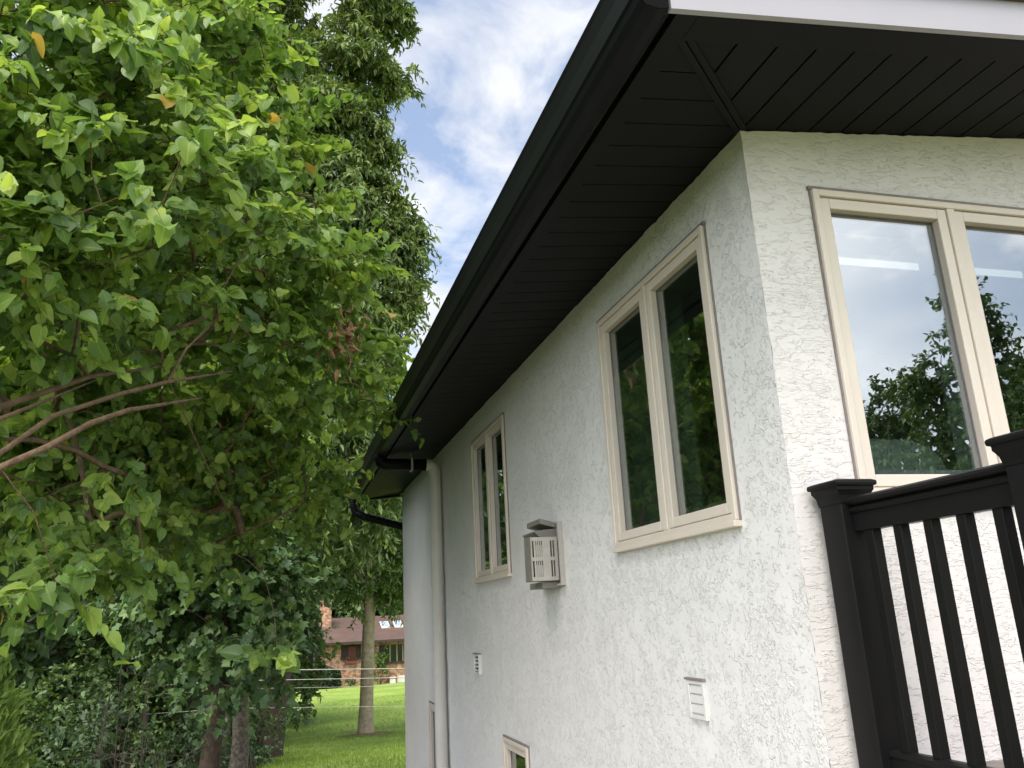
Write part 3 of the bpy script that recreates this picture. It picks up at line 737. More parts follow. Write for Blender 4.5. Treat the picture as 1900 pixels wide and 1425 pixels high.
# downspout from gutter: black run back under the soffit, then grey pipe down the wall
dy0 = 6.10
mb = MB()
R_ = .062
pts = [(-OH - .06, dy0, ZE + .0), (-OH - .06, dy0, ZE - .03), (-OH - .045, dy0, ZE - .075), (-OH - .0, dy0, ZE - .095), (-.45, dy0, ZE - .098), (-.16, dy0, ZE - .102)]
mb.tube(pts, R_, 14); rootd = mb.build('downspout', M['gutter'], house, smooth=True, lab='black run of downspout under the eave turning into grey pipe')
mb = MB(); q = [(-.165, dy0, ZE - .102), (-.12, dy0, ZE - .105), (-.09, dy0, ZE - .125), (-.076, dy0, ZE - .17), (-.072, dy0, ZE - .23)]
mb.tube(q, .066, 16); mb.tube([(-.072, dy0, ZE - .20), (-.072, dy0, 2.02)], .064, 16); mb.tube([(-.072, dy0, 2.03), (-.072, dy0, 1.985)], .0685, 16)
mb.tube([(-.072, dy0, 2.0), (-.072, dy0, -.75)], .060, 16)
mb.build('pipe', M['pipe'], rootd, smooth=False)
mb = MB(); mb.box(-.33, -.31, dy0 - .066, dy0 + .066, ZE - .166, ZE - .034); mb.box(-.325, -.315, dy0 - .002, dy0 + .002, ZE - .04, ZE + .045); mb.build('strap', M['metal'], rootd)
# corrugated black leader at the far end of the gutter
mb = MB(); cp_ = []; rr = []
ctrl = [np.array(p) for p in ((-.66, 9.10, 3.32), (-.66, 9.12, 3.22), (-.62, 9.14, 3.12), (-.50, 9.13, 3.06), (-.25, 9.11, 2.99), (.06, 9.10, 2.90), (.10, 9.10, 2.6))]
for i in range(len(ctrl) - 1):
    for t in np.linspace(0, 1, 9)[:-1]:
        cp_.append(ctrl[i] * (1 - t) + ctrl[i + 1] * t); rr.append(.050 + (.006 if len(cp_) % 2 else 0))
mb.tube(cp_, rr, 12); mb.build('leader', M['gutter'], house, lab='black corrugated leader from the far gutter end')

# metal vent hood on the side wall
mb = MB(); mb.box(-.012, .0, 2.345, 2.775, 1.81, 2.185); mb.box(-.03, -.0125, 2.345, 2.36, 1.81, 2.185); mb.box(-.03, -.0125, 2.36, 2.775, 1.81, 1.822)
hood = mb.build('vent_hood', M['metal'], house, lab='grey metal wall vent with slotted box')
mb = MB(); mb.prism([(-.02, 2.185), (-.115, 2.212), (-.118, 2.182), (-.02, 2.155)], 'y', 2.42, 2.70)
mb.prism([(-.013, 2.10), (-.013, 2.15), (-.09, 2.145), (-.15, 2.138), (-.152, 2.130), (-.12, 2.10)], 'y', 2.43, 2.69)
mb.build('flue', M['metal_d'], hood)
mb = MB(); mb.box(-.12, -.0125, 2.43, 2.69, 1.80, 1.836); mb.build('bracket', M['metal_d'], hood)
# box: open slotted plate facing -y (towards the camera), dark front and sides
mb = MB(); x0, x1, z0, z1, ya = -.192, -.022, 1.842, 2.098, 2.40
def slot_plate(mb, y0, y1):
    bars = [(-.181, -.171), (-.160, -.154), (-.148, -.142), (-.136, -.130), (-.124, -.118), (-.068, -.058), (-.052, -.042)]
    xs_ = sorted({x0, x1, *[b for p in bars for b in p]}); zs_ = [z0, z0 + .022, z0 + .118, z0 + .140, z0 + .236, z1]
    zs_ = [z0, z0 + .022, z0 + .117, z0 + .138, z0 + .235, z1]
    for i in range(len(xs_) - 1):
        for j in range(5):
            a, b = xs_[i], xs_[i + 1]; solid = not (any(abs(a - p[0]) < 1e-6 for p in bars) and j in (1, 3))
            if solid: mb.box(a, b, y0, y1, zs_[j], zs_[j + 1])
            elif -.165 < a < -.1:
                mb.box(a, b, y0 + .004, y1 + .004, zs_[j], zs_[j + 1] - .026)
slot_plate(mb, ya, ya + .003)
mb.build('slotted_panel', M['metal'], hood)
mb = MB(); mb.box(x0 - .003, x0, ya - .003, ya + .12, z0 - .002, z1 + .002); mb.box(x0, x1, ya + .003, ya + .12, z0 - .002, z0 + .001); mb.box(x0, x1, ya + .12, ya + .123, z0, z1); mb.box(x0, x1, ya + .055, ya + .058, z0 + .002, z1 - .003); mb.box(x1 - .02, -.0125, ya + .02, ya + .11, z0 + .01, z1 - .02)
mb.build('casing', M['metal_d'], hood)
# louvred dryer vent and the small vent
def louvre(y0, y1, z0, z1, n, depth, lab, dark):
    mb = MB(); t = .018
    mb.box(-depth, .004, y0, y0 + t, z0, z1); mb.box(-depth, .004, y1 - t, y1, z0, z1); mb.box(-depth, .004, y0 + t, y1 - t, z0, z0 + t * .8); mb.box(-depth, .004, y0 + t, y1 - t, z1 - t * .8, z1)
    r_ = mb.build('vent', M['vent'], house, bevel=.002, lab=lab)
    mb = MB(); h = (z1 - z0 - 2 * t) / n
    for k in range(n):
        zb = z0 + t + k * h
        mb.prism([(-.004, zb + h * (.6 if dark else 1)), (-.007, zb + h * (.6 if dark else 1)), (-depth + .003, zb + h * .18), (-depth + .006, zb + h * .08)], 'y', y0 + t + .001, y1 - t - .001)
    mb.build('louvre', M['vent'], r_)
    mb = MB(); mb.box(-.003, .003, y0 + t, y1 - t, z0 + t * .8, z1 - t * .8); mb.build('backing', M['dark'] if dark else M['vent'], r_)
    mb = MB(); mb.box(-depth - .004, .002, y0 - .006, y1 + .008, z1 + .001, z1 + .010); mb.build('top_shadow_strip', M['caulk'], r_)  # grey strip standing in for the narrow shadow along the vent top
louvre(.748, .892, 1.215, 1.362, 3, .013, 'white louvred dryer vent near the corner', False)
louvre(4.60, 4.79, 1.20, 1.355, 4, .024, 'small dark louvred vent low on the side wall', True)

# ---- inside the front room: a chair back with a knitted throw, a ceiling light
chair = thing('armchair', 'grey green knitted armchair back seen through the front window', 'armchair', (.78, .62, 1.12))
def pillow(cx, cy, cz, rx, ry, rz, p=3.0, nu=40, nv=20, rib=0):
    V = []; F = []
    for j in range(nv + 1):
        ph = -math.pi / 2 + math.pi * j / nv
        for i in range(nu):
            th = 2 * math.pi * i / nu; d = np.array([math.cos(ph) * math.cos(th), math.cos(ph) * math.sin(th), math.sin(ph)])
            s_ = (abs(d[0]) ** p + abs(d[1]) ** p + abs(d[2]) ** p) ** (-1 / p)
            q = d * s_ * (1 + (rib * math.sin(d[0] * 60) if rib else 0)); V.append((cx + q[0] * rx, cy + q[1] * ry, cz + q[2] * rz))
    for j in range(nv):
        for i in range(nu): F.append((j * nu + i, j * nu + (i + 1) % nu, (j + 1) * nu + (i + 1) % nu, (j + 1) * nu + i))
    return V, F
mb = MB(); mb.add(*pillow(.70, .36, 1.95, .28, .09, .31, 3.2, 96, 24, .012)); mb.build('backrest', M['knit'], chair, smooth=True)
mb = MB(); mb.add(*pillow(.70, .60, 1.46, .31, .32, .13)); mb.build('seat', M['knit'], chair, smooth=True)
for sx in (.35, 1.05):
    mb = MB(); mb.add(*pillow(sx, .59, 1.55, .075, .32, .20)); mb.build('armrest', M['knit'], chair, smooth=True)
for sx in (.45, .95):
    for sy in (.36, .82):
        mb = MB(); mb.tube([(sx, sy, 1.12), (sx, sy, 1.36)], [.018, .026], 8); mb.build('leg', M['brown'], chair)
lite = mat('lit_diffuser', (.9, .9, .88), .5)
lp = lite.node_tree.nodes['Principled BSDF']; lp.inputs['Emission Color'].default_value = (1, .97, .9, 1); lp.inputs['Emission Strength'].default_value = .32
cl_ = thing('ceiling_light', 'long white ceiling light glowing behind the front window', 'ceiling light', (2.0, 1.0, 3.40))
mb = MB(); mb.box(.95, 3.1, .97, 1.03, 3.365, 3.375); mb.build('diffuser', lite, cl_)
mb = MB(); mb.box(.93, 3.12, .955, 1.045, 3.376, 3.399); mb.build('housing', M['ceil'], cl_)

# ================================================================== DECK AND RAILING
deck = thing('deck', 'grey board deck beside the front wall', 'deck', (1.8, -.6, G(1.8, -.6)))
mb = MB()
for k in range(9):
    mb.box(.10, 3.8, -1.24 + k * .139, -1.24 + k * .139 + .133, 1.095, 1.12)
mb.build('decking', M['deck'], deck, bevel=.003)
mb = MB(); mb.box(.12, .16, -1.22, -.01, .90, 1.094); mb.box(3.74, 3.78, -1.22, -.01, .90, 1.094); mb.box(.16, 3.74, -1.22, -1.18, .90, 1.094); mb.build('rim_joist', M['deck'], deck)
for px in (.20, 1.95, 3.66):
    mb = MB(); mb.box(px - .05, px + .05, -1.17, -1.07, -.25, 1.09); mb.build('post', M['deck'], deck)
rail = thing('railing', 'black composite deck railing standing against the front wall', 'railing', (.12, -.5, 1.12))
XR = .124
def capped_post(yc, xc=XR - .002, zc=2.02):
    h = .054
    mb = MB(); mb.box(xc - h, xc + h, yc - h, yc + h, .86, zc - .075); p = mb.build('post', M['rail'], rail, bevel=.004)
    # stepped, coved cap
    prof = [(.056, -.078), (.0575, -.066), (.060, -.052), (.066, -.040), (.069, -.036), (.069, -.024), (.076, -.022), (.0775, -.014), (.076, -.007), (.068, -.003), (.010, .008)]
    V = []; F = []
    for (r, z) in prof:
        for (sx, sy) in ((-1, -1), (1, -1), (1, 1), (-1, 1)): V.append((xc + sx * r, yc + sy * r, zc + z))
    for i in range(len(prof) - 1):
        for j in range(4): F.append((i * 4 + j, i * 4 + (j + 1) % 4, (i + 1) * 4 + (j + 1) % 4, (i + 1) * 4 + j))
    F.append(tuple((len(prof) - 1) * 4 + j for j in range(4))); F.append((3, 2, 1, 0))
    mb = MB(); mb.add(V, F); mb.build('cap', M['rail'], p, bevel=.0015)
capped_post(-.096); capped_post(-.842)
def rail_span(y0, y1):
    # moulded top rail: rounded cap, bead, then flat apron
    pr = [(-.020, .0), (.020, .0), (.020, .055), (.027, .058), (.031, .066), (.027, .074), (.020, .078), (.036, .084), (.040, .092), (.036, .101), (.022, .108), (-.022, .108), (-.036, .101), (-.040, .092), (-.036, .084), (-.020, .078), (-.027, .074), (-.031, .066), (-.027, .058), (-.020, .055)]
    mb = MB(); mb.prism([(XR + a, 1.852 + b) for a, b in pr], 'y', y0, y1); mb.build('top_rail', M['rail'], rail, bevel=.001)
    pb = [(-.024, 0), (.024, 0), (.024, .040), (.028, .046), (.026, .056), (.010, .062), (-.010, .062), (-.026, .056), (-.028, .046), (-.024, .040)]
    mb = MB(); mb.prism([(XR + a, 1.153 + b) for a, b in pb], 'y', y0, y1); mb.build('bottom_rail', M['rail'], rail, bevel=.001)
rail_span(-.787, -.151)
for yb in (-.212, -.334, -.456, -.578, -.700):
    mb = MB(); mb.box(XR - .0165, XR + .0165, yb - .0165, yb + .0165, 1.212, 1.853); mb.build('baluster', M['rail'], rail, bevel=.0025)
# the run along the front of the deck
mb = MB(); prx = [(-.842 + a, 1.852 + b) for a, b in ((-.036, .084), (-.020, .0), (.020, .0), (.036, .084), (.022, .108), (-.022, .108))]

# ================================================================== TREES
MUL = [(-3.04, 2.4, 5.25, 1.1), (-2.48, 3.34, 6.04, 0.9), (-2.78, 1.86, 4.25, 0.9), (-2.22, 3.38, 5.35, 0.8), (-1.81, 3.8, 5.38, 0.42), (-2.57, 2.72, 4.26, 0.9), (-2.81, 1.64, 3.52, 0.6), (-2.07, 4.09, 4.78, 0.75), (-1.38, 4.1, 4.54, 0.55), (-1.07, 3.88, 4.54, 0.25), (-2.44, 4.05, 4.13, 0.9), (-1.58, 4.6, 4.05, 0.75), (-1.08, 4.58, 3.76, 0.45), (-3.24, 4.21, 3.8, 0.9), (-2.25, 5.58, 3.76, 1.1), (-1.75, 5.79, 3.75, 0.6), (-2.99, 5.49, 3.27, 1.2), (-2.50, 0.72, 2.06, 0.2), (-2.1, 6.09, 3.24, 1.1), (-2.59, 5.04, 2.72, 0.7), (-1.60, 2.6, 1.40, 0.13), (-2.53, 1.91, 2.0, 0.3), (-0.85, 5.5, 3.62, 0.14), (-1.2, 5.07, 2.7, 0.14), (-3.59, 2.21, 4.48, 1.2), (-3.65, 2.4, 3.42, 1.0), (-3.81, 4.78, 3.6, 1.2), (-3.53, 4.86, 2.84, 1.0), (-1.95, 6.1, 2.95, 0.5), (-2.68, 3.01, 2.27, 0.4)]
LP = [
 [(-4.2, 1.3, 1.5, 0.0750), (-3.38, 1.43, 2.28, 0.0234), (-2.97, 2.01, 2.75, 0.0172), (-2.67, 2.4, 3.03, 0.0140), (-2.36, 2.85, 3.24, 0.0094)],
 [(-4.2, 1.25, 1.45, 0.0600), (-3.37, 1.43, 2.22, 0.0172), (-2.9, 1.82, 2.65, 0.0117), (-2.59, 2.21, 2.96, 0.0070)],
 [(-4.15, 1.2, 1.35, 0.0600), (-3.26, 1.37, 2.02, 0.0172), (-2.83, 1.63, 2.45, 0.0133), (-2.7, 1.88, 2.68, 0.0125), (-2.44, 2.13, 2.87, 0.0117), (-2.26, 2.36, 3.0, 0.0109), (-1.95, 2.79, 3.2, 0.0078)],
 [(-2.26, 2.36, 3.0, 0.0094), (-2.19, 2.47, 3.23, 0.0078), (-2.03, 2.59, 3.48, 0.0055)],
 [(-4.1, 1.15, 1.3, 0.0600), (-3.22, 1.28, 1.97, 0.0203), (-2.77, 1.44, 2.35, 0.0156), (-2.63, 1.58, 2.47, 0.0156), (-2.5, 1.72, 2.61, 0.0140), (-2.38, 1.94, 2.73, 0.0125), (-2.07, 2.28, 2.89, 0.0109)],
 [(-4.5, 1.6, 2.0, 0.1000), (-3.55, 1.79, 2.82, 0.0351), (-3.07, 2.4, 3.71, 0.0234), (-2.52, 2.83, 4.71, 0.0140), (-1.98, 3.29, 5.19, 0.0070)],
 [(-4.5, 1.6, 2.3, 0.1000), (-3.53, 1.8, 3.35, 0.0312), (-3.05, 2.19, 4.61, 0.0195), (-2.77, 2.48, 5.47, 0.0094)],
 [(-2.0, 5.6, 2.5, .006), (-1.74, 4.4, 2.05, .0035), (-1.66, 3.4, 1.75, .0025), (-1.62, 2.6, 1.43, .002)],
]
gb = G(-4.7, 1.4)
root, anch = tree('mulberry_tree', 'broad leafed mulberry tree reaching in from the left towards the gutter', 'tree', (-4.7, 1.4, gb), (-4.4, 2.0, 5.5), .2, .03, MUL,
     dict(T=[G_A, G_B, G_C], twigs=3, per=10, tl=.34, size=.083, smooth=True, droop=.30, up=.95, spread=.9, outw=.55, face=.62, flat=.5), M['bark_red'], M['l_mul'], 11, dens=85, limbpaths=LP, twig_r=.0022, rtip=.0028,
     trunkpts=[(-4.7, 1.4, gb - .1, .24), (-4.65, 1.42, gb + .25, .19), (-4.5, 1.4, .9, .17), (-4.4, 1.45, 1.6, .15), (-4.5, 1.6, 2.4, .12), (-4.4, 1.8, 3.5, .09), (-4.2, 2.1, 4.8, .05)], step=.3, power=.42)
# a bunch of withered leaves and pods caught in the branches
rng = np.random.default_rng(3); n = 70
P = np.array([-1.18, 3.95, 3.88]) + rng.normal(size=(n, 3)) * np.array([.07, .07, .12])
root_ = leaves('withered_leaves', [T_LENS], P, rng.normal(size=(n, 3)) * .5 + np.array([0, 0, -1]), rng.normal(size=(n, 3)), .07 + .06 * rng.random(n), rng.random(n), M['l_dry'], root, rng)

TALLR = [(0.55, 17.48, 18.44, 1.1), (1.15, 17.41, 18.11, 0.5), (-0.19, 17.55, 16.58, 1.2), (0.91, 17.44, 16.14, 0.75), (-0.46, 17.57, 14.35, 1.5), (0.46, 17.49, 14.08, 0.9), (-0.17, 17.55, 11.96, 1.6), (0.88, 17.44, 11.69, 0.9), (1.36, 17.38, 11.23, 0.5), (1.28, 17.39, 10.31, 0.6), (-0.15, 17.55, 9.54, 1.7), (-1.27, 17.6, 12.67, 1.2), (-1.24, 17.6, 10.68, 1.5), (-0.66, 17.58, 7.54, 1.7), (0.38, 17.5, 7.69, 0.9), (-1.15, 17.6, 5.91, 1.8), (0.12, 17.53, 5.91, 1.1), (1.06, 17.42, 9.56, 0.5), (0.56, 17.48, 20.31, 1.2), (-0.13, 17.55, 4.86, 1.4)]
TALLL = [(-3.82, 19.5, 19.33, 1.8), (-2.45, 19.59, 19.45, 1.4), (-1.4, 19.6, 18.48, 0.7), (-2.98, 19.56, 17.09, 2), (-1.75, 19.6, 16.56, 1.0), (-3.6, 19.52, 14.33, 2), (-2.43, 19.59, 13.99, 1.8), (-5.07, 19.34, 15.76, 2), (-5.9, 19.19, 18.17, 2), (-4.46, 19.42, 12.22, 2), (-2.76, 19.58, 11.14, 2), (-4.69, 19.39, 9.41, 2), (-2.92, 19.57, 8.05, 2), (-3.48, 19.53, 22.18, 2), (-1.72, 19.6, 9.32, 1.6), (-6.86, 18.98, 13.65, 2.2), (-2.6, 19.6, 21.0, 1.5), (-1.75, 19.6, 20.2, .7), (-1.5, 19.6, 14.8, .9), (-2.2, 19.6, 18.2, 1.1)]
LS_T = dict(T=[T_LENS], twigs=5, per=14, tl=.48, size=.19, droop=.75, up=.5, spread=1.0, outw=.6, face=.6)
tree('tall_tree', 'tall dark tree with drooping leaves whose right edge stands against the sky', 'tree', (-1.75, 17.8, G(-1.75, 17.8)), (.3, 17.5, 20.5), .26, .03, TALLR, LS_T, M['bark_dark'], M['l_tall'], 21, 'tall trees behind the mulberry', dens=62, rtip=.008)
tree('tall_tree', 'tall dark tree further left, mostly hidden behind the mulberry branches', 'tree', (-3.4, 19.5, G(-3.4, 19.5)), (-3.4, 19.5, 22), .30, .03, TALLL, LS_T, M['bark_dark'], M['l_tall'], 22, 'tall trees behind the mulberry', dens=42, rtip=.008)
MAP = [(-2.52, 8.57, 2.76, 0.9), (-1.93, 8.6, 2.41, 0.75), (-2.17, 8.59, 1.97, 0.8), (-1.6, 8.6, 1.94, 0.5), (-1.42, 8.6, 1.73, 0.3), (-2.7, 9.06, 1.81, 0.7), (-1.71, 8.1, 1.39, 0.5), (-1.58, 8.1, 1.13, 0.25), (-2.28, 8.59, 3.22, 0.7), (-2.97, 8.52, 2.25, 0.8), (-1.38, 8.59, 1.92, 0.2), (-2.12, 8.09, 1.29, 0.45), (-1.34, 8.6, 2.33, 0.35), (-1.76, 9.1, 2.93, 0.6)]
tree('maple_tree', 'bushy green maple with dark trunk at the lawn edge', 'tree', (-2.35, 8.6, G(-2.35, 8.6)), (-2.2, 8.7, 4.2), .11, .02, MAP,
     dict(T=[T_MAP], twigs=4, per=8, tl=.26, size=.10, droop=.5, up=.6, spread=1.0, outw=.7, face=.8), M['bark'], M['l_map'], 31, dens=75, twig_r=.002, rtip=.004)
tree('young_tree', 'slim tree with pale mottled bark beside the maple trunk', 'tree', (-2.08, 9.6, G(-2.08, 9.6)), (-2.0, 9.7, 4.6), .10, .02,
     [(-1.9, 9.8, 3.2, .7), (-2.3, 9.9, 3.6, .8), (-1.5, 9.9, 3.0, .5), (-2.0, 9.8, 4.2, .8)], dict(T=[T_LEAF], twigs=4, per=8, tl=.28, size=.10, droop=.4, up=.7), M['bark_mottle'], M['l_wood'], 32, dens=50, rtip=.004)
LAWN = [(0.41, 24.52, 3.42, 1.0), (1.75, 24.39, 3.54, 0.9), (1.24, 24.45, 2.89, 1.0), (-0.08, 24.56, 2.87, 0.6), (1.99, 24.36, 2.61, 0.7), (1.08, 24.47, 4.75, 1.3), (2.1, 24.34, 4.54, 1.2), (0.66, 24.5, 2.6, 0.35), (1.24, 24.45, 2.7, 0.4), (1.74, 24.39, 2.6, 0.36), (1.43, 24.43, 6.31, 1.5), (0.07, 24.55, 4.61, 1.1), (2.42, 24.3, 3.34, 1.2)]
tree('lawn_tree', 'lone tree with straight pale trunk standing in the lawn', 'tree', (TX, TY, G(TX, TY)), (1.25, 24.45, 6.8), .20, .05, LAWN,
     dict(T=[T_LENS], twigs=5, per=12, tl=.38, size=.15, droop=.18, up=.8), M['bark_pale'], M['l_lawn'], 41, dens=30, rtip=.008,
     trunkpts=[(TX, TY, G(TX, TY) - .1, .33), (TX, TY, G(TX, TY) + .12, .245), (1.07, 24.47, -.6, .205), (1.12, 24.46, 1.0, .19), (1.16, 24.45, 2.1, .18), (1.18, 24.45, 3.2, .15), (1.22, 24.45, 4.6, .12), (1.3, 24.45, 6.8, .05)])

def auto_tree(name, label, x, y, h, r, bottom, seed, leafm, leafspec, group, dens=14, barkm=None, n=12, r0=None):
    rng = np.random.default_rng(seed); g0 = G(x, y); lumps = []
    for k in range(n):
        u = (k + rng.random()) / n; z = g0 + bottom + (h - bottom) * u
        rr = r * (.55 + .45 * math.sin(math.pi * min(1, .25 + u * .8))); a = rng.random() * 6.28; q = rr * .55 * math.sqrt(rng.random())
        lumps.append((x + q * math.cos(a), y + q * math.sin(a), z, rr * (.5 + .25 * rng.random())))
    return tree(name, label, 'tree', (x, y, g0), (x + rng.normal() * .3, y, g0 + h * .92), r0 or (.02 * h + .02), .02, lumps, leafspec, barkm or M['bark_dark'], leafm, seed, group, dens=dens, rtip=.010)
LS_W = dict(T=[T_LEAF], twigs=4, per=9, tl=.55, size=.20, droop=.35, up=.8)
woods = [(-6.2, 12.5, 8.0, 2.4, .6, 'dark woodland tree at the far left behind the arborvitae'), (-4.3, 14.0, 9.5, 2.2, .6, 'dark woodland tree behind the bare twigs'), (-2.9, 13.2, 6.0, 1.4, .8, 'shaded woodland tree directly behind the maple trunk'),
         (-9.5, 17.0, 13, 3.2, .8, 'tall woodland tree hidden far left behind mulberry leaves'), (-6.6, 21.5, 12, 3.0, .8, 'woodland tree behind the left tall tree'), (-3.2, 24.0, 10, 2.6, .8, 'woodland tree behind the maple crown'),
         (-1.9, 29.0, 9, 2.4, .8, 'woodland tree at the far lawn edge left of the lawn tree'), (-11, 26, 14, 3.6, 1, 'farthest woodland tree at the left edge'), (-5.2, 32, 13, 3.4, 1, 'deep woodland tree between the tall trees and the brick house')]
for i, (x, y, h, r, bt, lab) in enumerate(woods):
    auto_tree('woodland_tree', lab, x, y, h, r, bt, 100 + i, M['l_wood'], LS_W, 'woodland trees left of the lawn', dens=15)
LS_B = dict(T=[T_LEAF], twigs=4, per=9, tl=.9, size=.36, droop=.3, up=.8)
far = [(-6, 58, 15, 4.5, 'background tree behind the left end of the brick house'), (.5, 62, 17, 4.8, 'background tree behind the brick chimney'), (5.5, 60, 14, 4.2, 'background tree behind the roof skylights'), (10.5, 63, 16, 4.6, 'background tree beyond the white wall edge'),
       (-12, 66, 20, 5.5, 'tall background tree far left of the brick house'), (3, 74, 20, 5.5, 'tallest background tree in the rear row behind the brick house'), (15, 72, 18, 5, 'background tree far right behind the white house'), (-4.5, 75, 19, 5.5, 'rear row background tree left of the chimney')]
for i, (x, y, h, r, lab) in enumerate(far):
    auto_tree('background_tree', lab, x, y, h, r, 1.0, 140 + i, M['l_wood'] if i % 3 else M['l_lawn'], LS_B, 'trees behind the brick house', dens=9, n=12)
# trees behind the camera, which the front window mirrors
mir = [(16.9, -15.4, 9.9, 1.7, 'open crowned tree mirrored in the left pane of the front window')]
for k, (off, q, h, lab) in enumerate([(-11, 1, 8.5, 'low tree mirrored at the left end of the tree line'), (-6.5, 4, 8.0, 'low tree mirrored left of the open crowned tree'), (-2, 2, 7.8, 'low tree mirrored below the open crowned tree'), (2.5, 4, 8.6, 'low tree mirrored right of the open crowned tree'), (7, 1, 8.2, 'low tree mirrored in the right pane'), (11.5, 3, 9.5, 'larger tree mirrored at the right end of the tree line')]):
    mir.append((18.5 + .696 * off + .72 * q, -17.5 + .719 * off - .70 * q, h, 3.3, lab))
for i, (x, y, h, r, lab) in enumerate(mir):
    auto_tree('mirrored_tree', lab, x, y, h, r, 4.6 if i == 0 else .3, 170 + i, M['l_wood'], dict(LS_W, size=.15, per=16), 'trees mirrored in the front window', dens=26 if i else 30, n=10)

# arborvitae at the lower left
def arborvitae(x, y, h, r, seed, label):
    rng = np.random.default_rng(seed); g0 = G(x, y); root = thing('arborvitae', label, 'conifer', (x, y, g0))
    mb = MB(); mb.tube([(x, y, g0 - .1), (x, y, g0 + h * .95)], [.05, .01], 8); mb.build('trunk', M['bark'], root, smooth=True)
    n = 20000; u = rng.random(n) ** .8; a = rng.random(n) * 6.28; lob = 1 + .16 * np.sin(a * 5 + u * 9) + .12 * rng.normal(size=n)
    rad = r * np.sqrt(np.clip(1 - u ** 2.2, 0, 1)) * (.62 + .38 * rng.random(n) ** .5) * lob
    P = np.stack([x + rad * np.cos(a), y + rad * np.sin(a), g0 + .05 + u * h], 1)
    ax = np.stack([np.cos(a) * .55, np.sin(a) * .55, .9 + 0 * a], 1) + rng.normal(size=(n, 3)) * .35
    nr = np.stack([-np.sin(a), np.cos(a), 0 * a], 1) + rng.normal(size=(n, 3)) * .5
    leaves('foliage', [T_LENS], P, ax, nr, .030 + .040 * rng.random(n), np.clip(.5 + .25 * rng.normal(size=n), 0, 1), M['l_arb'], root, rng)
arborvitae(-3.30, 2.55, 1.84, .46, 7, 'bright green arborvitae column at the lower left corner')

# shrubs of the woodland edge
def shrub(label, x, y, h, r, seed, leafm, size=.07, group='shrubs at the woodland edge', n=5, dens=60, T=T_LEAF, cat='shrub', name='shrub'):
    rng = np.random.default_rng(seed); g0 = G(x, y); root = thing(name, label, cat, (x, y, g0), group)
    lumps = [(x + rng.uniform(-.6, .6) * r, y + rng.uniform(-.6, .6) * r, g0 + h * rng.uniform(.3, .78), r * rng.uniform(.45, .7), r * rng.uniform(.45, .7), h * rng.uniform(.22, .32)) for _ in range(n)]
    an = lump_points(lumps, dens, rng); an[:, 2] = np.maximum(an[:, 2], g0 + .06)
    mb = MB()
    for k in range(7):
        q = an[rng.integers(len(an))]; mb.tube([(x + rng.normal() * .05, y + rng.normal() * .05, g0 - .05), ((x + q[0]) / 2, (y + q[1]) / 2, g0 + (q[2] - g0) * .6), tuple(q)], [.012, .008, .003], 5)
    mb.build('stem', M['bark_dark'], root)
    P, ax, nr, sz_, ti, _, _ = clump_leaves(an, np.array([x, y, g0 + h * .3]), 3, 7, .20, size, rng, .25, .8, 1.0, .6)
    P[:, 2] = np.maximum(P[:, 2], g0 + .02)
    leaves('foliage', [T], P, ax, nr, sz_, ti, leafm, root, rng)
    return root
shr = [('grey green shrub under the mulberry beside the arborvitae', -2.75, 6.2, 1.15, .75, 'l_shr'), ('dark shrub in the deep shade left of the maple trunk', -3.3, 8.6, 1.5, .9, 'l_shr'), ('low shrub behind the bare twigs', -4.4, 8.0, 1.3, .9, 'l_wood'),
       ('dark green shrub behind the two trunks', -2.7, 11.2, 1.5, .8, 'l_shr'), ('leafy shrub just right of the mottled trunk', -2.15, 11.3, .85, .45, 'l_shr'), ('low spreading shrub on the lawn edge', -1.95, 13.0, .70, .45, 'l_shr'), ('round shrub farther along the lawn edge', -2.0, 15.2, 1.05, .65, 'l_wood'),
       ('last shrub of the lawn edge before the brick house', -2.1, 19.0, 1.4, .9, 'l_wood'), ('shaded shrub at the left edge behind the arborvitae', -5.2, 9.5, 2.0, 1.2, 'l_wood'), ('tall dark shrub filling the shade below the maple', -3.6, 11.0, 2.2, 1.0, 'l_wood')]
for i, (lab, x, y, h, r, k) in enumerate(shr): shrub(lab, x, y, h, r, 200 + i, M[k])
shrub('small yellow green bush at the bottom beside the maple trunk', -2.44, 6.55, .50, .20, 230, M['l_yel'], .06, None, 3, 70)
# bare dead stems
rng = np.random.default_rng(77)
for i, (x, y, h, lab) in enumerate([(-3.15, 6.6, 1.7, 'tangle of bare grey twigs under the mulberry'), (-2.75, 7.7, 1.1, 'pale bare twigs left of the maple trunk')]):
    g0 = G(x, y); root = thing('bare_bush', lab, 'dead bush', (x, y, g0)); mb = MB()
    for k in range(7):
        a = rng.random() * 6.28; top = np.array([x + math.cos(a) * .45 * rng.random(), y + math.sin(a) * .3, g0 + h * (.5 + .5 * rng.random())]); b = np.array([x + rng.normal() * .06, y + rng.normal() * .06, g0 - .05])
        mid = (top + b) / 2 + rng.normal(size=3) * .12; mb.tube([b, mid, top], [.009, .007, .003], 5)
        for q in range(4):
            t = .4 + .5 * rng.random(); s0 = mid * (1 - t) + top * t; e = s0 + rng.normal(size=3) * np.array([.22, .15, .10]); mb.tube([s0, (s0 + e) / 2 + rng.normal(size=3) * .03, e], [.004, .003, .0015], 4)
    mb.build('stem', M['twig'], root)

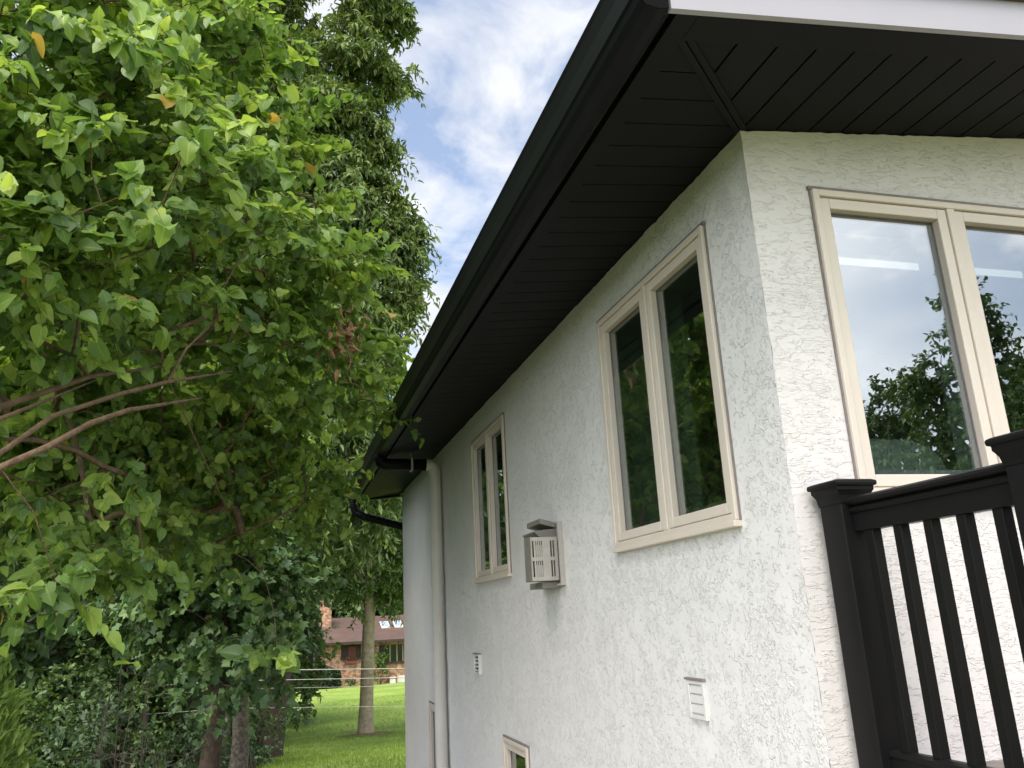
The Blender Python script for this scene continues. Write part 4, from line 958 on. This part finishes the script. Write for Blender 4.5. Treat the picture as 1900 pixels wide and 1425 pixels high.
# ================================================================== WIRE FENCE
fence = thing('wire_fence', 'wire strand fence crossing the lawn in front of the lone tree', 'fence', (-1.3, 12.6, G(-1.3, 12.6)))
posts = [(-3.6, 12.75), (-2.35, 12.65), (2.6, 12.3)]
for (x, y) in posts:
    mb = MB(); mb.tube([(x, y, G(x, y) - .3), (x, y, G(x, y) + 1.62)], [.045, .040], 10); mb.build('post', M['postw'], fence, smooth=True)
for (a, b, c, th) in ((1.02, 1.02, .76, .0075), (.86, .86, .63, .006), (.73, .735, .49, .0035), (.44, .44, .14, .0035)):
    mb = MB()
    pts = [(posts[0][0], posts[0][1] - .045, a), (-3.0, 12.66, a - .004), (posts[1][0], posts[1][1] - .045, b), (.5, 12.41, (b + c) / 2 - .012), (posts[2][0], posts[2][1] - .045, c)]
    mb.tube(pts, th, 6); mb.build('wire', M['wire'], fence, smooth=True)

# ================================================================== THE BRICK HOUSE
bh = thing('brick_house', 'low brick house with brown roof beyond the lawn', 'house', (5, 51.5, -1.8))
FY = 49.3
ops = [(-.53, .62, -.62, .42), (2.11, 3.27, -.25, .50), (4.65, 5.80, -.60, .36), (7.6, 9.0, -.6, .4), (-3.9, -2.6, -.6, .4)]
mb = MB()
xs_ = sorted({-5.0, 12.0, .86, *[a for o_ in ops for a in o_[:2]]}); zs_ = sorted({-2.6, .62, *[a for o_ in ops for a in o_[2:]]})
for i in range(len(xs_) - 1):
    for j in range(len(zs_) - 1):
        xc, zc = (xs_[i] + xs_[i + 1]) / 2, (zs_[j] + zs_[j + 1]) / 2
        if any(o_[0] < xc < o_[1] and o_[2] < zc < o_[3] for o_ in ops): continue
        mb.add([(xs_[i], FY, zs_[j]), (xs_[i + 1], FY, zs_[j]), (xs_[i + 1], FY, zs_[j + 1]), (xs_[i], FY, zs_[j + 1])], [(0, 1, 2, 3)])
mb.add([(-5, FY, -2.6), (-5, FY, .62), (-5, 58, .62), (-5, 58, -2.6)], [(0, 1, 2, 3)]); mb.add([(12, FY, -2.6), (12, 58, -2.6), (12, 58, .62), (12, FY, .62)], [(0, 1, 2, 3)]); mb.add([(-5, 58, -2.6), (-5, 58, .62), (12, 58, .62), (12, 58, -2.6)], [(0, 1, 2, 3)])
mb.build('wall', M['brick'], bh)
mb = MB(); V = []
mb.prism([(FY - .65, .56), (FY - .65, .66), (53.3, 2.08), (58.6, .66), (58.6, .56), (53.3, 1.96)], 'x', -5.6, 12.6); roof = mb.build('roof', M['roof_br'], bh)
mb = MB(); mb.box(-5.6, 12.6, FY - .72, FY - .655, .55, .68); mb.build('gutter', M['brown'], bh)
mb = MB(); mb.box(1.0, 1.67, 51.4, 52.1, 1.0, 3.05); mb.box(.95, 1.72, 51.35, 52.15, 3.052, 3.14); mb.build('chimney', M['brick'], roof)
def rz(y): return .66 + (y - FY + .65) * (2.08 - .66) / (53.3 - FY + .65)
for x in (4.66, 5.47):
    mb = MB(); ya, yb = 50.75, 51.85
    V = [(x + dx + .28 * (y - ya) * 0, y, rz(y) + d) for d in (.01, .09) for y in (ya, yb) for dx in (0, .52)]
    mb.add(V, [(0, 2, 3, 1), (4, 5, 7, 6), (0, 1, 5, 4), (2, 6, 7, 3), (0, 4, 6, 2), (1, 3, 7, 5)]); sk = mb.build('skylight', M['white'], roof)
    V = [(x + dx, y, rz(y) + d) for d in (.091, .10) for y in (ya + .07, yb - .07) for dx in (.06, .46)]
    mb = MB(); mb.add(V, [(0, 2, 3, 1), (4, 5, 7, 6), (0, 1, 5, 4), (2, 6, 7, 3), (0, 4, 6, 2), (1, 3, 7, 5)]); mb.build('pane', M['sky_pane'], sk)
def hwin(o_, muls, shutters, red=False):
    a, b, c, d = o_
    mb = MB(); mb.box(a, b, FY + .08, FY + .10, c, d)
    w_ = mb.build('window', M['brown'] if red else M['pane_d'], bh)
    mb = MB(); mb.box(a - .05, b + .05, FY - .12, FY - .002, c - .09, c - .001); mb.build('sill', M['brown'], w_)
    for x in muls: mb = MB(); mb.box(x - .035, x + .035, FY + .01, FY + .075, c + .001, d - .001); mb.build('mullion', M['mull'], w_)
    if red: mb = MB(); mb.box(a + .42, b - .30, FY + .03, FY + .075, c + .05, d - .1); mb.build('panel', M['redp'], w_)
    for x in shutters: mb = MB(); mb.box(x - .15, x + .15, FY - .04, FY - .003, c - .02, d + .02); mb.build('shutter', M['brown'], bh)
hwin(ops[0], [-.48, .19, .57], [.78]); hwin(ops[1], [], [], True); hwin(ops[2], [4.98, 5.39, 5.74], [4.49, 5.98]); hwin(ops[3], [8.1, 8.5], [7.42, 9.18]); hwin(ops[4], [-3.4, -3.0], [-4.08, -2.42])
mb = MB(); mb.box(5.39, 7.2, FY - .06, FY - .003, -2.25, -1.41); mb.build('garage_door', M['white'], bh)
fb = thing('flower_box', 'dark red flower box of dry plants under the shuttered window', 'flower box', (2.68, FY - .14, -.56))
mb = MB(); mb.box(2.35, 3.0, FY - .26, FY - .02, -.56, -.40); mb.build('box', M['redp'], fb)
rng = np.random.default_rng(8); n = 240
P = np.stack([rng.uniform(2.38, 2.97, n), rng.uniform(FY - .25, FY - .04, n), rng.uniform(-.42, -.22, n)], 1)
leaves('plants', [T_LEAF], P, rng.normal(size=(n, 3)) + np.array([0, 0, 1]), rng.normal(size=(n, 3)), .05 + .06 * rng.random(n), rng.random(n), M['l_dry'], fb, rng)
hb = thing('concrete_block', 'white block beside the low white door of the brick house', 'block', (5.05, FY - .35, G(5.05, FY - .35)))
mb = MB(); g0 = G(5.05, FY - .35); mb.box(4.90, 5.22, FY - .5, FY - .15, g0 - .02, g0 + .28); mb.box(4.86, 5.26, FY - .54, FY - .11, g0 + .281, g0 + .34); mb.build('block', M['white'], hb, bevel=.01)
def hedge(label, x0, x1, y0, y1, h, seed, leafm, n=5000):
    rng = np.random.default_rng(seed); xc, yc = (x0 + x1) / 2, (y0 + y1) / 2; g0 = G(xc, yc); root = thing('hedge', label, 'hedge', (xc, yc, g0))
    d = rng.uniform(-1, 1, (n, 3)); mx_ = np.max(np.abs(d) ** 1, axis=1, keepdims=True); d = d / (np.sum(np.abs(d) ** 5, axis=1, keepdims=True) ** .2) * (.85 + .17 * rng.random((n, 1)))
    P = np.stack([xc + d[:, 0] * (x1 - x0) / 2, yc + d[:, 1] * (y1 - y0) / 2, g0 + h / 2 + d[:, 2] * h / 2], 1)
    leaves('foliage', [T_LEAF], P, d + rng.normal(size=(n, 3)) * .6, rng.normal(size=(n, 3)) + d, .10 + .08 * rng.random(n), rng.random(n), leafm, root, rng)
    mb = MB(); V, F = pillow(xc, yc, g0 + h / 2, (x1 - x0) / 2 * .88, (y1 - y0) / 2 * .85, h / 2 * .88, 5); mb.add(V, F); mb.build('core', M['bark_dark'], root)
hedge('clipped dark hedge in front of the brick house', -1.6, 1.95, 47.6, 48.9, 1.0, 61, M['l_hedge'])
shrub('tall loose bush against the brick wall behind the lawn tree', 4.3, 48.5, 1.95, .55, 62, M['l_lawn'], .16, None, 7, 90, cat='bush', name='bush')
shrub('low foundation plant left of the lawn trunk', 2.6, 48.7, .45, .6, 63, M['l_shr'], .12, None, 4, 60, cat='bush', name='bush')
print('objects', len(bpy.data.objects), 'polys', sum(len(m_.polygons) for m_ in bpy.data.meshes))
